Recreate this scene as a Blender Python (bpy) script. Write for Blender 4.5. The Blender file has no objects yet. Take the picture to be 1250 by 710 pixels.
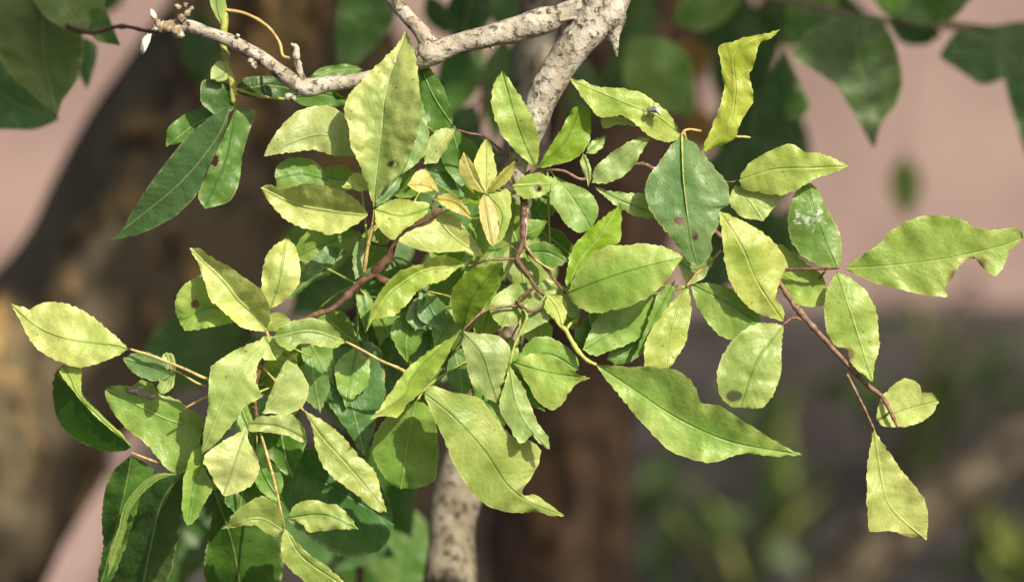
import bpy, bmesh, math, random
from mathutils import Vector, Matrix, noise, Euler

# ------------------------------------------------------------------ camera, sky, sun, exposure
scene = bpy.context.scene
C = scene.collection
D0 = 3.0                       # metres to the plane of focus
K = 0.60 / 1250                # metres per photo pixel on that plane
CAM = Vector((0, 0, 1.75))
PITCH = math.radians(10)

cam_data = bpy.data.cameras.new('camera')
cam = bpy.data.objects.new('camera', cam_data)
C.objects.link(cam)
cam.location = CAM
cam.rotation_euler = (math.radians(90) - PITCH, 0, 0)
cam_data.sensor_width = 36
cam_data.lens = 36 * D0 / 0.60
cam_data.clip_start = 0.05
cam_data.clip_end = 500
cam_data.dof.use_dof = True
cam_data.dof.focus_distance = D0 - 0.012
cam_data.dof.aperture_fstop = 5.6
scene.camera = cam

SUN = Vector((0.42, -0.60, 0.68)).normalized()      # towards the sun: high, right, behind the camera
world = bpy.data.worlds.new('World')
scene.world = world
world.use_nodes = True
wn = world.node_tree
sky = wn.nodes.new('ShaderNodeTexSky')
sky.sky_type = 'NISHITA'
sky.sun_disc = False
sky.dust_density = 5.0
sky.ozone_density = 0.4
sky.air_density = 0.8
sky.sun_elevation = math.asin(SUN.z)
sky.sun_rotation = math.atan2(SUN.x, SUN.y)
bg = wn.nodes['Background']
wn.links.new(sky.outputs[0], bg.inputs[0])
bg.inputs[1].default_value = 0.09

sd = bpy.data.lights.new('sun', 'SUN')
sd.energy = 5.0
sd.angle = math.radians(0.55)
sd.color = (1.0, 0.91, 0.72)
sun = bpy.data.objects.new('sun', sd)
C.objects.link(sun)
sun.rotation_euler = (-SUN).to_track_quat('-Z', 'Y').to_euler()
sun.location = SUN * 12

scene.view_settings.view_transform = 'Standard'
scene.view_settings.look = 'None'
scene.view_settings.exposure = 0.60
scene.view_settings.gamma = 1.0
scene.view_settings.use_curve_mapping = False
scene.cycles.max_bounces = 8
scene.cycles.transmission_bounces = 6

random.seed(7)
RIGHT = Vector((1, 0, 0))
UP = Vector((0, math.sin(PITCH), math.cos(PITCH)))
FWD = Vector((0, math.cos(PITCH), -math.sin(PITCH)))

def at(px, py, z=0.0, D=None):
    """point of the place: photo pixel direction, z = pixels of depth towards the viewer from the focus plane, or D metres."""
    d = (D0 - z * K) if D is None else D
    s = K * d / D0
    return CAM + RIGHT * ((px - 625) * s) + UP * ((355 - py) * s) + FWD * d

def pxm(z=0.0, D=None):
    d = (D0 - z * K) if D is None else D
    return K * d / D0

# ------------------------------------------------------------------ materials
def mat(name):
    m = bpy.data.materials.new(name)
    m.use_nodes = True
    nt = m.node_tree
    nt.nodes.clear()
    return m, nt

def N(nt, kind, **kw):
    n = nt.nodes.new(kind)
    for k, v in kw.items():
        setattr(n, k, v)
    return n

def math_n(nt, op, a, b=None, c=None, clamp=False):
    n = nt.nodes.new('ShaderNodeMath')
    n.operation = op
    n.use_clamp = clamp
    for i, v in enumerate((a, b, c)):
        if v is None:
            continue
        if isinstance(v, (int, float)):
            n.inputs[i].default_value = v
        else:
            nt.links.new(v, n.inputs[i])
    return n.outputs[0]

def mixc(nt, f, a, b, blend='MIX'):
    n = nt.nodes.new('ShaderNodeMix')
    n.data_type = 'RGBA'
    n.blend_type = blend
    for s, v in ((n.inputs[0], f), (n.inputs[6], a), (n.inputs[7], b)):
        if isinstance(v, (int, float)):
            s.default_value = v
        elif isinstance(v, tuple):
            s.default_value = (*v, 1)
        else:
            nt.links.new(v, s)
    return n.outputs[2]

def ramp(nt, f, lo, hi):
    n = nt.nodes.new('ShaderNodeMapRange')
    n.interpolation_type = 'SMOOTHSTEP'
    nt.links.new(f, n.inputs[0])
    n.inputs[1].default_value = lo
    n.inputs[2].default_value = hi
    return n.outputs[0]

def leaf_material(name, gloss=0.42, transl=0.31, detail=True):
    m, nt = mat(name)
    out = N(nt, 'ShaderNodeOutputMaterial')
    info = N(nt, 'ShaderNodeObjectInfo')
    col = info.outputs['Color']
    alpha = info.outputs['Alpha']
    rnd = info.outputs['Random']
    uvm = N(nt, 'ShaderNodeUVMap', uv_map='metric')
    uvs = N(nt, 'ShaderNodeUVMap', uv_map='span')
    offs = math_n(nt, 'MULTIPLY', rnd, 37.0)
    comb = N(nt, 'ShaderNodeCombineXYZ')
    nt.links.new(offs, comb.inputs[2])
    add = N(nt, 'ShaderNodeVectorMath', operation='ADD')
    nt.links.new(uvm.outputs[0], add.inputs[0])
    nt.links.new(comb.outputs[0], add.inputs[1])
    def noi(scale, det=3.0, rough=0.55):
        n = N(nt, 'ShaderNodeTexNoise')
        n.inputs['Scale'].default_value = scale
        n.inputs['Detail'].default_value = det
        n.inputs['Roughness'].default_value = rough
        nt.links.new(add.outputs[0], n.inputs['Vector'])
        return n.outputs[0]
    big = noi(30, 2.5)
    med = noi(190, 4)
    fine = noi(700, 2)
    sep = N(nt, 'ShaderNodeSeparateXYZ')
    nt.links.new(uvm.outputs[0], sep.inputs[0])
    seps = N(nt, 'ShaderNodeSeparateXYZ')
    nt.links.new(uvs.outputs[0], seps.inputs[0])
    u, v = sep.outputs[0], sep.outputs[1]
    av = math_n(nt, 'ABSOLUTE', v)
    # pigment: yellowed blotches over the leaf's own green
    across = math_n(nt, 'ABSOLUTE', seps.outputs[1])
    blot = ramp(nt, math_n(nt, 'MULTIPLY_ADD', across, 0.22, math_n(nt, 'MULTIPLY_ADD', med, 0.15, math_n(nt, 'SUBTRACT', big, 0.16))), 0.30, 0.74)
    blot = math_n(nt, 'MULTIPLY', blot, math_n(nt, 'MULTIPLY', alpha, 0.75))
    yellow = mixc(nt, 0.6, col, (0.54, 0.57, 0.19))
    c1 = mixc(nt, blot, col, yellow)
    green = mixc(nt, 1.0, col, (0.46, 0.70, 0.42), 'MULTIPLY')
    gf_ = ramp(nt, math_n(nt, 'MULTIPLY_ADD', across, -0.22, math_n(nt, 'MULTIPLY_ADD', med, 0.18, math_n(nt, 'SUBTRACT', 1.0, big))), 0.36, 0.78)
    c2 = mixc(nt, math_n(nt, 'MULTIPLY', gf_, 0.45), c1, green)
    # fine grain
    g = math_n(nt, 'MULTIPLY_ADD', fine, 0.34, 0.83)
    gc = N(nt, 'ShaderNodeCombineColor')
    for i in range(3):
        nt.links.new(g, gc.inputs[i])
    c2 = mixc(nt, 1.0, c2, gc.outputs[0], 'MULTIPLY')
    # side veins, leaning forward from the midrib
    ph = math_n(nt, 'MULTIPLY_ADD', av, -0.62, u)
    ph = math_n(nt, 'MULTIPLY_ADD', big, 0.012, math_n(nt, 'MULTIPLY_ADD', med, 0.0018, ph))
    vein = math_n(nt, 'SINE', math_n(nt, 'MULTIPLY', ph, 2 * math.pi / 0.0052))
    vmask = ramp(nt, vein, 0.86, 1.0)
    c3 = mixc(nt, math_n(nt, 'MULTIPLY', vmask, 0.30), c2, mixc(nt, 1.0, c2, (1.35, 1.28, 1.35), 'MULTIPLY'))
    # midrib
    mrib = math_n(nt, 'SUBTRACT', 1.0, ramp(nt, av, 0.00022, 0.00085))
    ribc = mixc(nt, ramp(nt, rnd, 0.45, 0.55), mixc(nt, 0.6, c3, (0.50, 0.50, 0.20)), mixc(nt, 0.6, c3, (0.07, 0.12, 0.02)))
    c4 = mixc(nt, math_n(nt, 'MULTIPLY', mrib, 0.55), c3, ribc)
    # pale margin with rim highlights painted in, and tiny brown scars
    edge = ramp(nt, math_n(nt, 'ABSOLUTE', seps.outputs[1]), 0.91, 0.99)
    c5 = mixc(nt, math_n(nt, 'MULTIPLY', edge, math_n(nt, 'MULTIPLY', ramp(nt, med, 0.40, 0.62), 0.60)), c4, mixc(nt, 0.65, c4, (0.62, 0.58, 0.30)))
    vor = N(nt, 'ShaderNodeTexVoronoi')
    vor.inputs['Scale'].default_value = 150
    nt.links.new(add.outputs[0], vor.inputs['Vector'])
    sp = math_n(nt, 'SUBTRACT', 1.0, ramp(nt, vor.outputs['Distance'], 0.06, 0.16))
    sp = math_n(nt, 'MULTIPLY', sp, ramp(nt, big, 0.44, 0.58))
    c6 = mixc(nt, math_n(nt, 'MULTIPLY', sp, 0.55), c5, (0.06, 0.05, 0.015))
    at_ = N(nt, 'ShaderNodeAttribute', attribute_name='scar')
    c6 = mixc(nt, math_n(nt, 'MULTIPLY', at_.outputs['Fac'], math_n(nt, 'MULTIPLY_ADD', med, 0.9, 0.35), clamp=True), c6, (0.16, 0.10, 0.035))
    # relief
    h = math_n(nt, 'MULTIPLY', vein, -0.035)
    h = math_n(nt, 'MULTIPLY_ADD', mrib, -0.9, h)
    h = math_n(nt, 'MULTIPLY_ADD', med, 0.95, h)
    h = math_n(nt, 'MULTIPLY_ADD', noi(360, 2), 0.45, h)
    h = math_n(nt, 'MULTIPLY_ADD', fine, 0.35, h)
    bump = N(nt, 'ShaderNodeBump')
    bump.inputs['Strength'].default_value = 0.55
    bump.inputs['Distance'].default_value = 0.0010
    nt.links.new(h, bump.inputs['Height'])
    p = N(nt, 'ShaderNodeBsdfPrincipled')
    p.inputs['Roughness'].default_value = gloss
    p.inputs['Specular IOR Level'].default_value = 0.42
    nt.links.new(c6, p.inputs['Base Color'])
    nt.links.new(bump.outputs[0], p.inputs['Normal'])
    tr = N(nt, 'ShaderNodeBsdfTranslucent')
    tc = mixc(nt, 1.0, c6, (1.15, 1.35, 0.35), 'MULTIPLY')
    nt.links.new(tc, tr.inputs['Color'])
    nt.links.new(bump.outputs[0], tr.inputs['Normal'])
    mx = N(nt, 'ShaderNodeMixShader')
    mx.inputs[0].default_value = transl
    nt.links.new(p.outputs[0], mx.inputs[1])
    nt.links.new(tr.outputs[0], mx.inputs[2])
    nt.links.new(mx.outputs[0], out.inputs[0])
    return m

def bark_material(name, cols, scale=60, crack=0.5, bump_d=0.002, crack_col=(0.02, 0.016, 0.012), rough=0.9, stretch=(1, 1, 1)):
    m, nt = mat(name)
    out = N(nt, 'ShaderNodeOutputMaterial')
    tc = N(nt, 'ShaderNodeTexCoord')
    mp = N(nt, 'ShaderNodeMapping')
    mp.inputs['Scale'].default_value = stretch
    nt.links.new(tc.outputs['Object'], mp.inputs[0])
    def noi(s, d=5, r=0.6):
        n = N(nt, 'ShaderNodeTexNoise')
        n.inputs['Scale'].default_value = s
        n.inputs['Detail'].default_value = d
        n.inputs['Roughness'].default_value = r
        nt.links.new(mp.outputs[0], n.inputs['Vector'])
        return n.outputs[0]
    a, b, c = noi(scale), noi(scale * 2.6), noi(scale * 5)
    c1 = mixc(nt, ramp(nt, a, 0.40, 0.62), cols[0], cols[1])
    c2 = mixc(nt, ramp(nt, b, 0.48, 0.66), c1, cols[2])
    cr = ramp(nt, c, 0.53, 0.64)
    cr = math_n(nt, 'MULTIPLY', cr, ramp(nt, b, 0.40, 0.58))
    c3 = mixc(nt, math_n(nt, 'MULTIPLY', cr, crack), c2, crack_col)
    h = math_n(nt, 'MULTIPLY_ADD', cr, -0.8, b)
    h = math_n(nt, 'MULTIPLY_ADD', a, 0.7, h)
    bump = N(nt, 'ShaderNodeBump')
    bump.inputs['Strength'].default_value = 0.9
    bump.inputs['Distance'].default_value = bump_d
    nt.links.new(h, bump.inputs['Height'])
    p = N(nt, 'ShaderNodeBsdfPrincipled')
    p.inputs['Roughness'].default_value = rough
    p.inputs['Specular IOR Level'].default_value = 0.25
    nt.links.new(c3, p.inputs['Base Color'])
    nt.links.new(bump.outputs[0], p.inputs['Normal'])
    nt.links.new(p.outputs[0], out.inputs[0])
    return m

def plain_noise_material(name, a, b, scale, rough=0.85, bump_d=0.004):
    m, nt = mat(name)
    out = N(nt, 'ShaderNodeOutputMaterial')
    tc = N(nt, 'ShaderNodeTexCoord')
    n1 = N(nt, 'ShaderNodeTexNoise')
    n1.inputs['Scale'].default_value = scale
    n1.inputs['Detail'].default_value = 8
    nt.links.new(tc.outputs['Object'], n1.inputs['Vector'])
    n2 = N(nt, 'ShaderNodeTexNoise')
    n2.inputs['Scale'].default_value = scale * 14
    n2.inputs['Detail'].default_value = 4
    nt.links.new(tc.outputs['Object'], n2.inputs['Vector'])
    c = mixc(nt, ramp(nt, n1.outputs[0], 0.36, 0.66), a, b)
    c = mixc(nt, math_n(nt, 'MULTIPLY', ramp(nt, n2.outputs[0], 0.5, 0.75), 0.35), c, tuple(x * 0.6 for x in a))
    bump = N(nt, 'ShaderNodeBump')
    bump.inputs['Strength'].default_value = 0.6
    bump.inputs['Distance'].default_value = bump_d
    nt.links.new(n2.outputs[0], bump.inputs['Height'])
    p = N(nt, 'ShaderNodeBsdfPrincipled')
    p.inputs['Roughness'].default_value = rough
    nt.links.new(c, p.inputs['Base Color'])
    nt.links.new(bump.outputs[0], p.inputs['Normal'])
    nt.links.new(p.outputs[0], out.inputs[0])
    return m

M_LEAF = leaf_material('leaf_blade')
M_PALE = bark_material('pale_lichen_bark', ((0.30, 0.265, 0.21), (0.45, 0.42, 0.36), (0.20, 0.165, 0.12)), 55, 0.62, 0.003)
M_STEM = bark_material('grey_stem_bark', ((0.17, 0.145, 0.105), (0.25, 0.22, 0.17), (0.12, 0.095, 0.065)), 38, 0.8, 0.003)
M_TWIG = bark_material('brown_twig_bark', ((0.115, 0.062, 0.04), (0.17, 0.095, 0.06), (0.075, 0.04, 0.026)), 160, 0.3, 0.0006, rough=0.6)
M_RED = bark_material('reddish_twig_bark', ((0.16, 0.088, 0.06), (0.23, 0.14, 0.095), (0.11, 0.058, 0.042)), 160, 0.25, 0.0005, rough=0.5)
M_PET = bark_material('petiole_skin', ((0.40, 0.27, 0.11), (0.46, 0.36, 0.14), (0.32, 0.18, 0.09)), 120, 0.1, 0.0003, rough=0.45)
M_GST = bark_material('green_stem_skin', ((0.28, 0.33, 0.07), (0.36, 0.36, 0.10), (0.22, 0.28, 0.06)), 120, 0.1, 0.0003, rough=0.4)
M_TRUNKA = bark_material('dark_rough_bark', ((0.095, 0.076, 0.048), (0.16, 0.128, 0.08), (0.44, 0.28, 0.11)), 6, 0.8, 0.02, stretch=(1, 1, 0.5))  # third colour paints sunlit ochre patches into the bark
M_TRUNKB = bark_material('red_brown_bark', ((0.105, 0.068, 0.044), (0.165, 0.11, 0.07), (0.26, 0.155, 0.085)), 8, 0.8, 0.02, stretch=(1, 1, 0.5))
M_LIMB = bark_material('patchy_limb_bark', ((0.19, 0.155, 0.105), (0.27, 0.22, 0.15), (0.44, 0.37, 0.27)), 9, 0.7, 0.012)  # third colour adds paler patches by noise
M_WALL = plain_noise_material('pink_plaster', (0.185, 0.128, 0.118), (0.27, 0.19, 0.176), 2.2)
M_SOIL = plain_noise_material('shaded_soil', (0.029, 0.026, 0.024), (0.035, 0.031, 0.029), 1.6, 0.95, 0.02)  # tree shade on the ground is put into this dark tone
M_SUNLIT = plain_noise_material('pink_sunlit_ground', (0.27, 0.185, 0.17), (0.31, 0.215, 0.20), 2.0)  # lighter tone standing in for a sunlit patch of ground
M_WHITE = plain_noise_material('papery_white', (0.74, 0.72, 0.64), (0.60, 0.56, 0.46), 260, 0.7, 0.0006)
M_DROP = plain_noise_material('chalky_stain', (0.50, 0.48, 0.38), (0.30, 0.24, 0.15), 420, 0.9, 0.0006)
M_CRUST = plain_noise_material('brown_crust', (0.20, 0.15, 0.10), (0.42, 0.35, 0.24), 300, 0.9, 0.0008)
M_GREY = plain_noise_material('grey_insect_body', (0.05, 0.05, 0.055), (0.22, 0.22, 0.22), 700, 0.5, 0.0002)
M_GALL = plain_noise_material('purple_grey_gall', (0.30, 0.22, 0.24), (0.46, 0.40, 0.36), 400, 0.8, 0.0008)
def web_material():
    m, nt = mat('web_silk')
    out = N(nt, 'ShaderNodeOutputMaterial')
    tc = N(nt, 'ShaderNodeTexCoord')
    n1 = N(nt, 'ShaderNodeTexNoise')
    n1.inputs['Scale'].default_value = 330
    nt.links.new(tc.outputs['Object'], n1.inputs['Vector'])
    d = N(nt, 'ShaderNodeBsdfDiffuse')
    d.inputs['Color'].default_value = (0.7, 0.74, 0.74, 1)
    t = N(nt, 'ShaderNodeBsdfTransparent')
    mx = N(nt, 'ShaderNodeMixShader')
    nt.links.new(math_n(nt, 'MULTIPLY', ramp(nt, n1.outputs[0], 0.42, 0.72), 0.42), mx.inputs[0])
    nt.links.new(t.outputs[0], mx.inputs[1])
    nt.links.new(d.outputs[0], mx.inputs[2])
    nt.links.new(mx.outputs[0], out.inputs[0])
    return m
M_WEB = web_material()

# ------------------------------------------------------------------ object helpers
WORLD_AT = {}
def put(o, origin, parent=None):
    C.objects.link(o)
    origin = Vector(origin)
    WORLD_AT[o.name] = origin
    if parent is not None:
        o.parent = parent
        o.location = origin - WORLD_AT[parent.name]
    else:
        o.location = origin
    return o

def tag(o, label=None, cat=None, group=None, kind=None):
    if label: o['label'] = label
    if cat: o['category'] = cat
    if group: o['group'] = group
    if kind: o['kind'] = kind
    return o

def thing(name, loc, label, cat, group=None):
    o = bpy.data.objects.new(name, None)
    o.empty_display_size = 0.05
    put(o, loc)
    return tag(o, label, cat, group)

def mesh_obj(name, verts, faces, material, parent=None, origin=None, smooth=True, mats=None, fmat=None):
    origin = Vector(origin) if origin is not None else verts[0]
    me = bpy.data.meshes.new(name)
    me.from_pydata([tuple(Vector(v) - origin) for v in verts], [], faces)
    for m in (mats or [material]):
        me.materials.append(m)
    if fmat:
        me.polygons.foreach_set('material_index', fmat)
    if smooth:
        me.polygons.foreach_set('use_smooth', [True] * len(me.polygons))
    me.update()
    o = bpy.data.objects.new(name, me)
    return put(o, origin, parent)

def catmull(pts, n, ten=0.5):
    """n+1 points, even in arc length, on a Catmull-Rom curve through pts (tuples of any size)."""
    P = [Vector(p) for p in pts]
    if len(P) == 2:
        return [P[0].lerp(P[1], i / n) for i in range(n + 1)]
    Q = [P[0] * 2 - P[1]] + P + [P[-1] * 2 - P[-2]]
    dense = []
    for i in range(1, len(Q) - 2):
        p0, p1, p2, p3 = Q[i - 1], Q[i], Q[i + 1], Q[i + 2]
        for k in range(10):
            t = k / 10
            m1, m2 = (p2 - p0) * ten, (p3 - p1) * ten
            dense.append(p1 * (2 * t ** 3 - 3 * t * t + 1) + m1 * (t ** 3 - 2 * t * t + t) + p2 * (3 * t * t - 2 * t ** 3) + m2 * (t ** 3 - t * t))
    dense.append(P[-1])
    acc = [0.0]
    for a, b in zip(dense, dense[1:]):
        acc.append(acc[-1] + (b - a).length)
    out, j = [], 0
    for i in range(n + 1):
        s = acc[-1] * i / n
        while j < len(acc) - 2 and acc[j + 1] < s:
            j += 1
        seg = acc[j + 1] - acc[j]
        f = (s - acc[j]) / seg if seg > 1e-9 else 0
        out.append(dense[j].lerp(dense[j + 1], min(max(f, 0), 1)))
    return out

class Stem:
    """collects tubes and lumps of one twig, limb or trunk into one mesh"""
    def __init__(self):
        self.v, self.f, self.m = [], [], []
    def tube(self, pts, D=None, sides=9, step=7, rough=0.06, mi=0, nscale=None):
        """pts: (px, py, z or metres when D='m', radius px)"""
        L = sum((Vector(a[:2]) - Vector(b[:2])).length for a, b in zip(pts, pts[1:]))
        n = max(4, int(L / step))
        c4 = [Vector((p[0], p[1], p[2], p[3])) for p in pts]
        cs = catmull(c4, n)
        W, R = [], []
        nodes = [random.random() for _ in range(n + 1)] if max(p[3] for p in pts) < 7 and D is None else None
        for c in cs:
            if D == 'm':
                W.append(at(c[0], c[1], D=c[2])); R.append(max(0.2, c[3]) * pxm(D=c[2]))
            else:
                W.append(at(c[0], c[1], c[2])); R.append(max(0.2, c[3]) * pxm(c[2]))
        if nodes:                      # leaf scars and nodes along a twig
            for i in range(2, n - 1):
                if nodes[i] > 0.86:
                    R[i] *= 1.32
                    R[i + 1] *= 1.12
        self.tube3(W, R, sides, rough, mi, nscale)
    def tube3(self, W, R, sides=9, rough=0.06, mi=0, nscale=None):
        b0 = len(self.v)
        n = len(W) - 1
        prev = None
        seed = random.random() * 50
        for i, (p, r) in enumerate(zip(W, R)):
            t = (W[min(i + 1, n)] - W[max(i - 1, 0)]).normalized()
            if prev is None:
                a = t.cross(Vector((0.3, 0.8, 0.5))).normalized()
            else:
                a = (prev - t * prev.dot(t)).normalized()
            prev = a
            b = t.cross(a)
            fs = nscale or (0.9 / max(R[0], 1e-4))
            for k in range(sides):
                ang = 2 * math.pi * k / sides
                d = a * math.cos(ang) + b * math.sin(ang)
                rr = r * (1 + rough * 2 * noise.noise((p + d * r) * fs * 0.5 + Vector((seed, 0, 0))))
                self.v.append(p + d * rr)
        for i in range(n):
            for k in range(sides):
                k2 = (k + 1) % sides
                self.f.append((b0 + i * sides + k, b0 + i * sides + k2, b0 + (i + 1) * sides + k2, b0 + (i + 1) * sides + k))
                self.m.append(mi)
        for row, rev in ((0, True), (n, False)):
            idx = [b0 + row * sides + k for k in range(sides)]
            self.f.append(tuple(reversed(idx)) if rev else tuple(idx))
            self.m.append(mi)
    def lump(self, c, r, mi=0, seed=0.0, squash=(1, 1, 1), rough=0.45, rot=0.0, segs=10, rings=7):
        b0 = len(self.v)
        rm = Matrix.Rotation(rot, 3, FWD)
        pts = []
        for i in range(rings + 1):
            th = math.pi * i / rings
            for k in range(segs):
                ph = 2 * math.pi * k / segs
                d = Vector((math.sin(th) * math.cos(ph), math.sin(th) * math.sin(ph), math.cos(th)))
                rr = r * (1 + rough * noise.noise(d * 1.7 + Vector((seed, seed * 2, 0))))
                self.v.append(Vector(c) + rm @ Vector((d.x * squash[0], d.y * squash[1], d.z * squash[2])) * rr)
        for i in range(rings):
            for k in range(segs):
                k2 = (k + 1) % segs
                self.f.append((b0 + i * segs + k, b0 + (i + 1) * segs + k, b0 + (i + 1) * segs + k2, b0 + i * segs + k2))
                self.m.append(mi)
    def build(self, name, mats, parent=None):
        return mesh_obj(name, self.v, self.f, None, parent, mats=mats, fmat=self.m)

# pigment of a leaf (linear albedo), last number how strongly it has yellowed in blotches
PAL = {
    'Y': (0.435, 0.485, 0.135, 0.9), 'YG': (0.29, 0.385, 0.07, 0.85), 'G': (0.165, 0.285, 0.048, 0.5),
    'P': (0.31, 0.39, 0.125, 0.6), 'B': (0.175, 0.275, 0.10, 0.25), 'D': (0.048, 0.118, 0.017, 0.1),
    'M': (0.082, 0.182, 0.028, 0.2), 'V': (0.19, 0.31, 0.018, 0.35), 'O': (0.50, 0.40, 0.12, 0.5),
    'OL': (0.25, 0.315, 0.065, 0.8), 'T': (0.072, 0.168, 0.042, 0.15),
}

def add_uv(me, span, metric):
    for nm, src in (('span', span), ('metric', metric)):
        lay = me.uv_layers.new(name=nm)
        data = [0.0] * (2 * len(me.loops))
        for i, l in enumerate(me.loops):
            data[2 * i], data[2 * i + 1] = src[l.vertex_index]
        lay.data.foreach_set('uv', data)

LEAF_COUNT = 0
def leaf(twig, mid, A, B, z=(0, 0), f=(0.2, 0.2), c=0.0, col='YG', holes=(), pucker=1.0, label=None, side=0.0, crisp=1.0, scars=()):
    """one leaf blade. mid/A/B: midrib and the two margins, base to tip, in photo pixels (A and B without base and tip);
    z: depth of base and tip, f: rise of each half away from the midrib, c: arch along the midrib, side: roll."""
    global LEAF_COUNT
    LEAF_COUNT += 1
    rs = random.Random(LEAF_COUNT * 31)
    seed = LEAF_COUNT * 3.17
    b, t = mid[0], mid[-1]
    mlen = sum((Vector(p) - Vector(q)).length for p, q in zip(mid, mid[1:]))
    nt = max(16, min(64, int(mlen / 2.4)))
    ns = 7
    if holes:
        nt, ns = 96, 24
    Mi = catmull(mid, nt)
    E = []
    for edge in (A, B):
        e = catmull([b] + list(edge) + [t], nt, 0.36)
        elen = sum((p - q).length for p, q in zip(e, e[1:]))
        scal = rs.uniform(8, 12)
        pm, tm = e[nt // 2] - Mi[nt // 2], e[nt // 2 + 1] - e[nt // 2 - 1]
        side_sign = 1 if Vector((-tm.y, tm.x)).dot(pm) > 0 else -1
        for i in range(1, nt):
            tang = (e[i + 1] - e[i - 1])
            nrm = Vector((-tang.y, tang.x)).normalized() if tang.length > 1e-6 else Vector((0, 0))
            w = 1.15 * noise.noise(Vector((e[i].x * 0.16, e[i].y * 0.16, seed))) + rs.uniform(-0.75, 0.75)
            run = i / nt * elen / scal
            gate = max(0.0, noise.noise(Vector((run * 0.45, seed, 2.0))) + 0.25)
            w = w * crisp + crisp * 1.5 * gate * (abs(math.sin(math.pi * run + seed)) - 0.6) * side_sign
            e[i] = e[i] + nrm * w
        E.append(e)
    verts, span, metric, cen = [], [], [], []
    for i in range(nt + 1):
        tt = i / nt
        zc = z[0] + (z[1] - z[0]) * tt + c * 4 * tt * (1 - tt)
        for j in range(-ns, ns + 1):
            s = j / ns
            e = E[0][i] if s < 0 else E[1][i]
            p = Mi[i].lerp(e, abs(s))
            w = (p - Mi[i]).length
            fo = f[0] if s < 0 else f[1]
            zz = zc + fo * w * (1 - math.exp(-w / 3.0)) + (side * w * (1 if s > 0 else -1))
            env = min(1, 4 * tt, 4 * (1 - tt) + 0.3)
            zz += pucker * env * (6.5 * noise.noise(Vector((p.x * 0.028, p.y * 0.028, seed))) +
                                  1.7 * noise.noise(Vector((p.x * 0.085, p.y * 0.085, seed + 9))) +
                                  0.05 * math.sin((tt * mlen - 0.62 * w) * 2 * math.pi / 10.8) * min(1, w / 5))
            # ruffled margin
            zz += pucker * 7.0 * abs(s) ** 3 * noise.noise(Vector((tt * mlen / 17.0, seed * (1 + (s > 0)), 4.0)))
            verts.append(at(p.x, p.y, zz))
            span.append((tt, s))
            metric.append((tt * mlen * K, w * K * (1 if s > 0 else -1)))
            cen.append(p)
    nc = 2 * ns + 1
    faces = []
    for i in range(nt):
        for j in range(nc - 1):
            q = (i * nc + j, i * nc + j + 1, (i + 1) * nc + j + 1, (i + 1) * nc + j)
            m = (cen[q[0]] + cen[q[2]]) / 2
            if any(((m.x - hx) / rx) ** 2 + ((m.y - hy) / ry) ** 2 < 1 + 0.3 * noise.noise(Vector((m.x, m.y, 1)) * 0.5) for hx, hy, rx, ry in holes):
                continue
            faces.append(q)
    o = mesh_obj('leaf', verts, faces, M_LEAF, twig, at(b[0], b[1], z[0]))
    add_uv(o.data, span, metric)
    att = o.data.attributes.new('scar', 'FLOAT', 'POINT')
    marks = [(hx, hy, rx, ry) for hx, hy, rx, ry in holes] + list(scars)
    vals = []
    for p in cen:
        sc_ = 0.0
        for hx, hy, rx, ry in marks:
            q_ = math.hypot((p.x - hx) / (rx + 1.6), (p.y - hy) / (ry + 1.6))
            sc_ = max(sc_, min(1.0, max(0.0, (1.12 - q_) * 4)))
        vals.append(sc_)
    att.data.foreach_set('value', vals)
    cl = PAL[col] if isinstance(col, str) else col
    k = rs.uniform(0.88, 1.08)
    o.color = (cl[0] * k * rs.uniform(0.86, 1.01), cl[1] * k, cl[2] * k * rs.uniform(0.85, 1.2), cl[3] * rs.uniform(0.5, 1.1))
    if label:
        o['label'] = label
    return o

# ------------------------------------------------------------------ the setting
def box(name, x0, x1, y0, y1, z0, z1, material, bevel=0.01):
    bm = bmesh.new()
    bmesh.ops.create_cube(bm, size=1)
    for v in bm.verts:
        v.co = Vector(((x0 + x1) / 2 + v.co.x * (x1 - x0), (y0 + y1) / 2 + v.co.y * (y1 - y0), (z0 + z1) / 2 + v.co.z * (z1 - z0)))
    bmesh.ops.bevel(bm, geom=bm.edges[:], offset=bevel, segments=2, affect='EDGES')
    me = bpy.data.meshes.new(name)
    bm.to_mesh(me)
    bm.free()
    me.materials.append(material)
    return put(bpy.data.objects.new(name, me), (0, 0, 0))

gv, gf = [], []
n = 60
xs = [-120 + 240 * i / n for i in range(n + 1)]
for i in range(n + 1):
    for j in range(n + 1):
        x = ((i / n) * 2 - 1); y = ((j / n) * 2 - 1)
        X = math.copysign(abs(x) ** 3, x) * 150; Y = 8 + math.copysign(abs(y) ** 3, y) * 150
        gv.append(Vector((X, Y, 0.035 * noise.noise(Vector((X * 0.9, Y * 0.9, 0))) - 0.02)))
for i in range(n):
    for j in range(n):
        gf.append((i * (n + 1) + j, (i + 1) * (n + 1) + j, (i + 1) * (n + 1) + j + 1, i * (n + 1) + j + 1))
ground = mesh_obj('ground', gv, gf, M_SOIL, origin=(0, 0, 0))
tag(ground, kind='structure')

WALL_Y = 9.9
wall = thing('garden_wall', (0, WALL_Y, 0), 'blurred pink plastered garden wall behind the trees', 'wall')
wb = box('wall_face', -9, 9, WALL_Y, WALL_Y + 0.22, -0.3, 2.3, M_WALL)
wb.parent = wall; wb.location = (0, -WALL_Y, 0)
wc = box('coping', -9.05, 9.05, WALL_Y - 0.04, WALL_Y + 0.26, 2.303, 2.38, M_WALL)
wc.parent = wall; wc.location = (0, -WALL_Y, 0)

sunlit_patch = box('sunlit_patch', -2.3, -0.62, 6.0, WALL_Y - 0.02, -0.05, 0.035, M_SUNLIT)  # slab added as the sunlit patch of ground, light put into its colour
tag(sunlit_patch, kind='structure')

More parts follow.
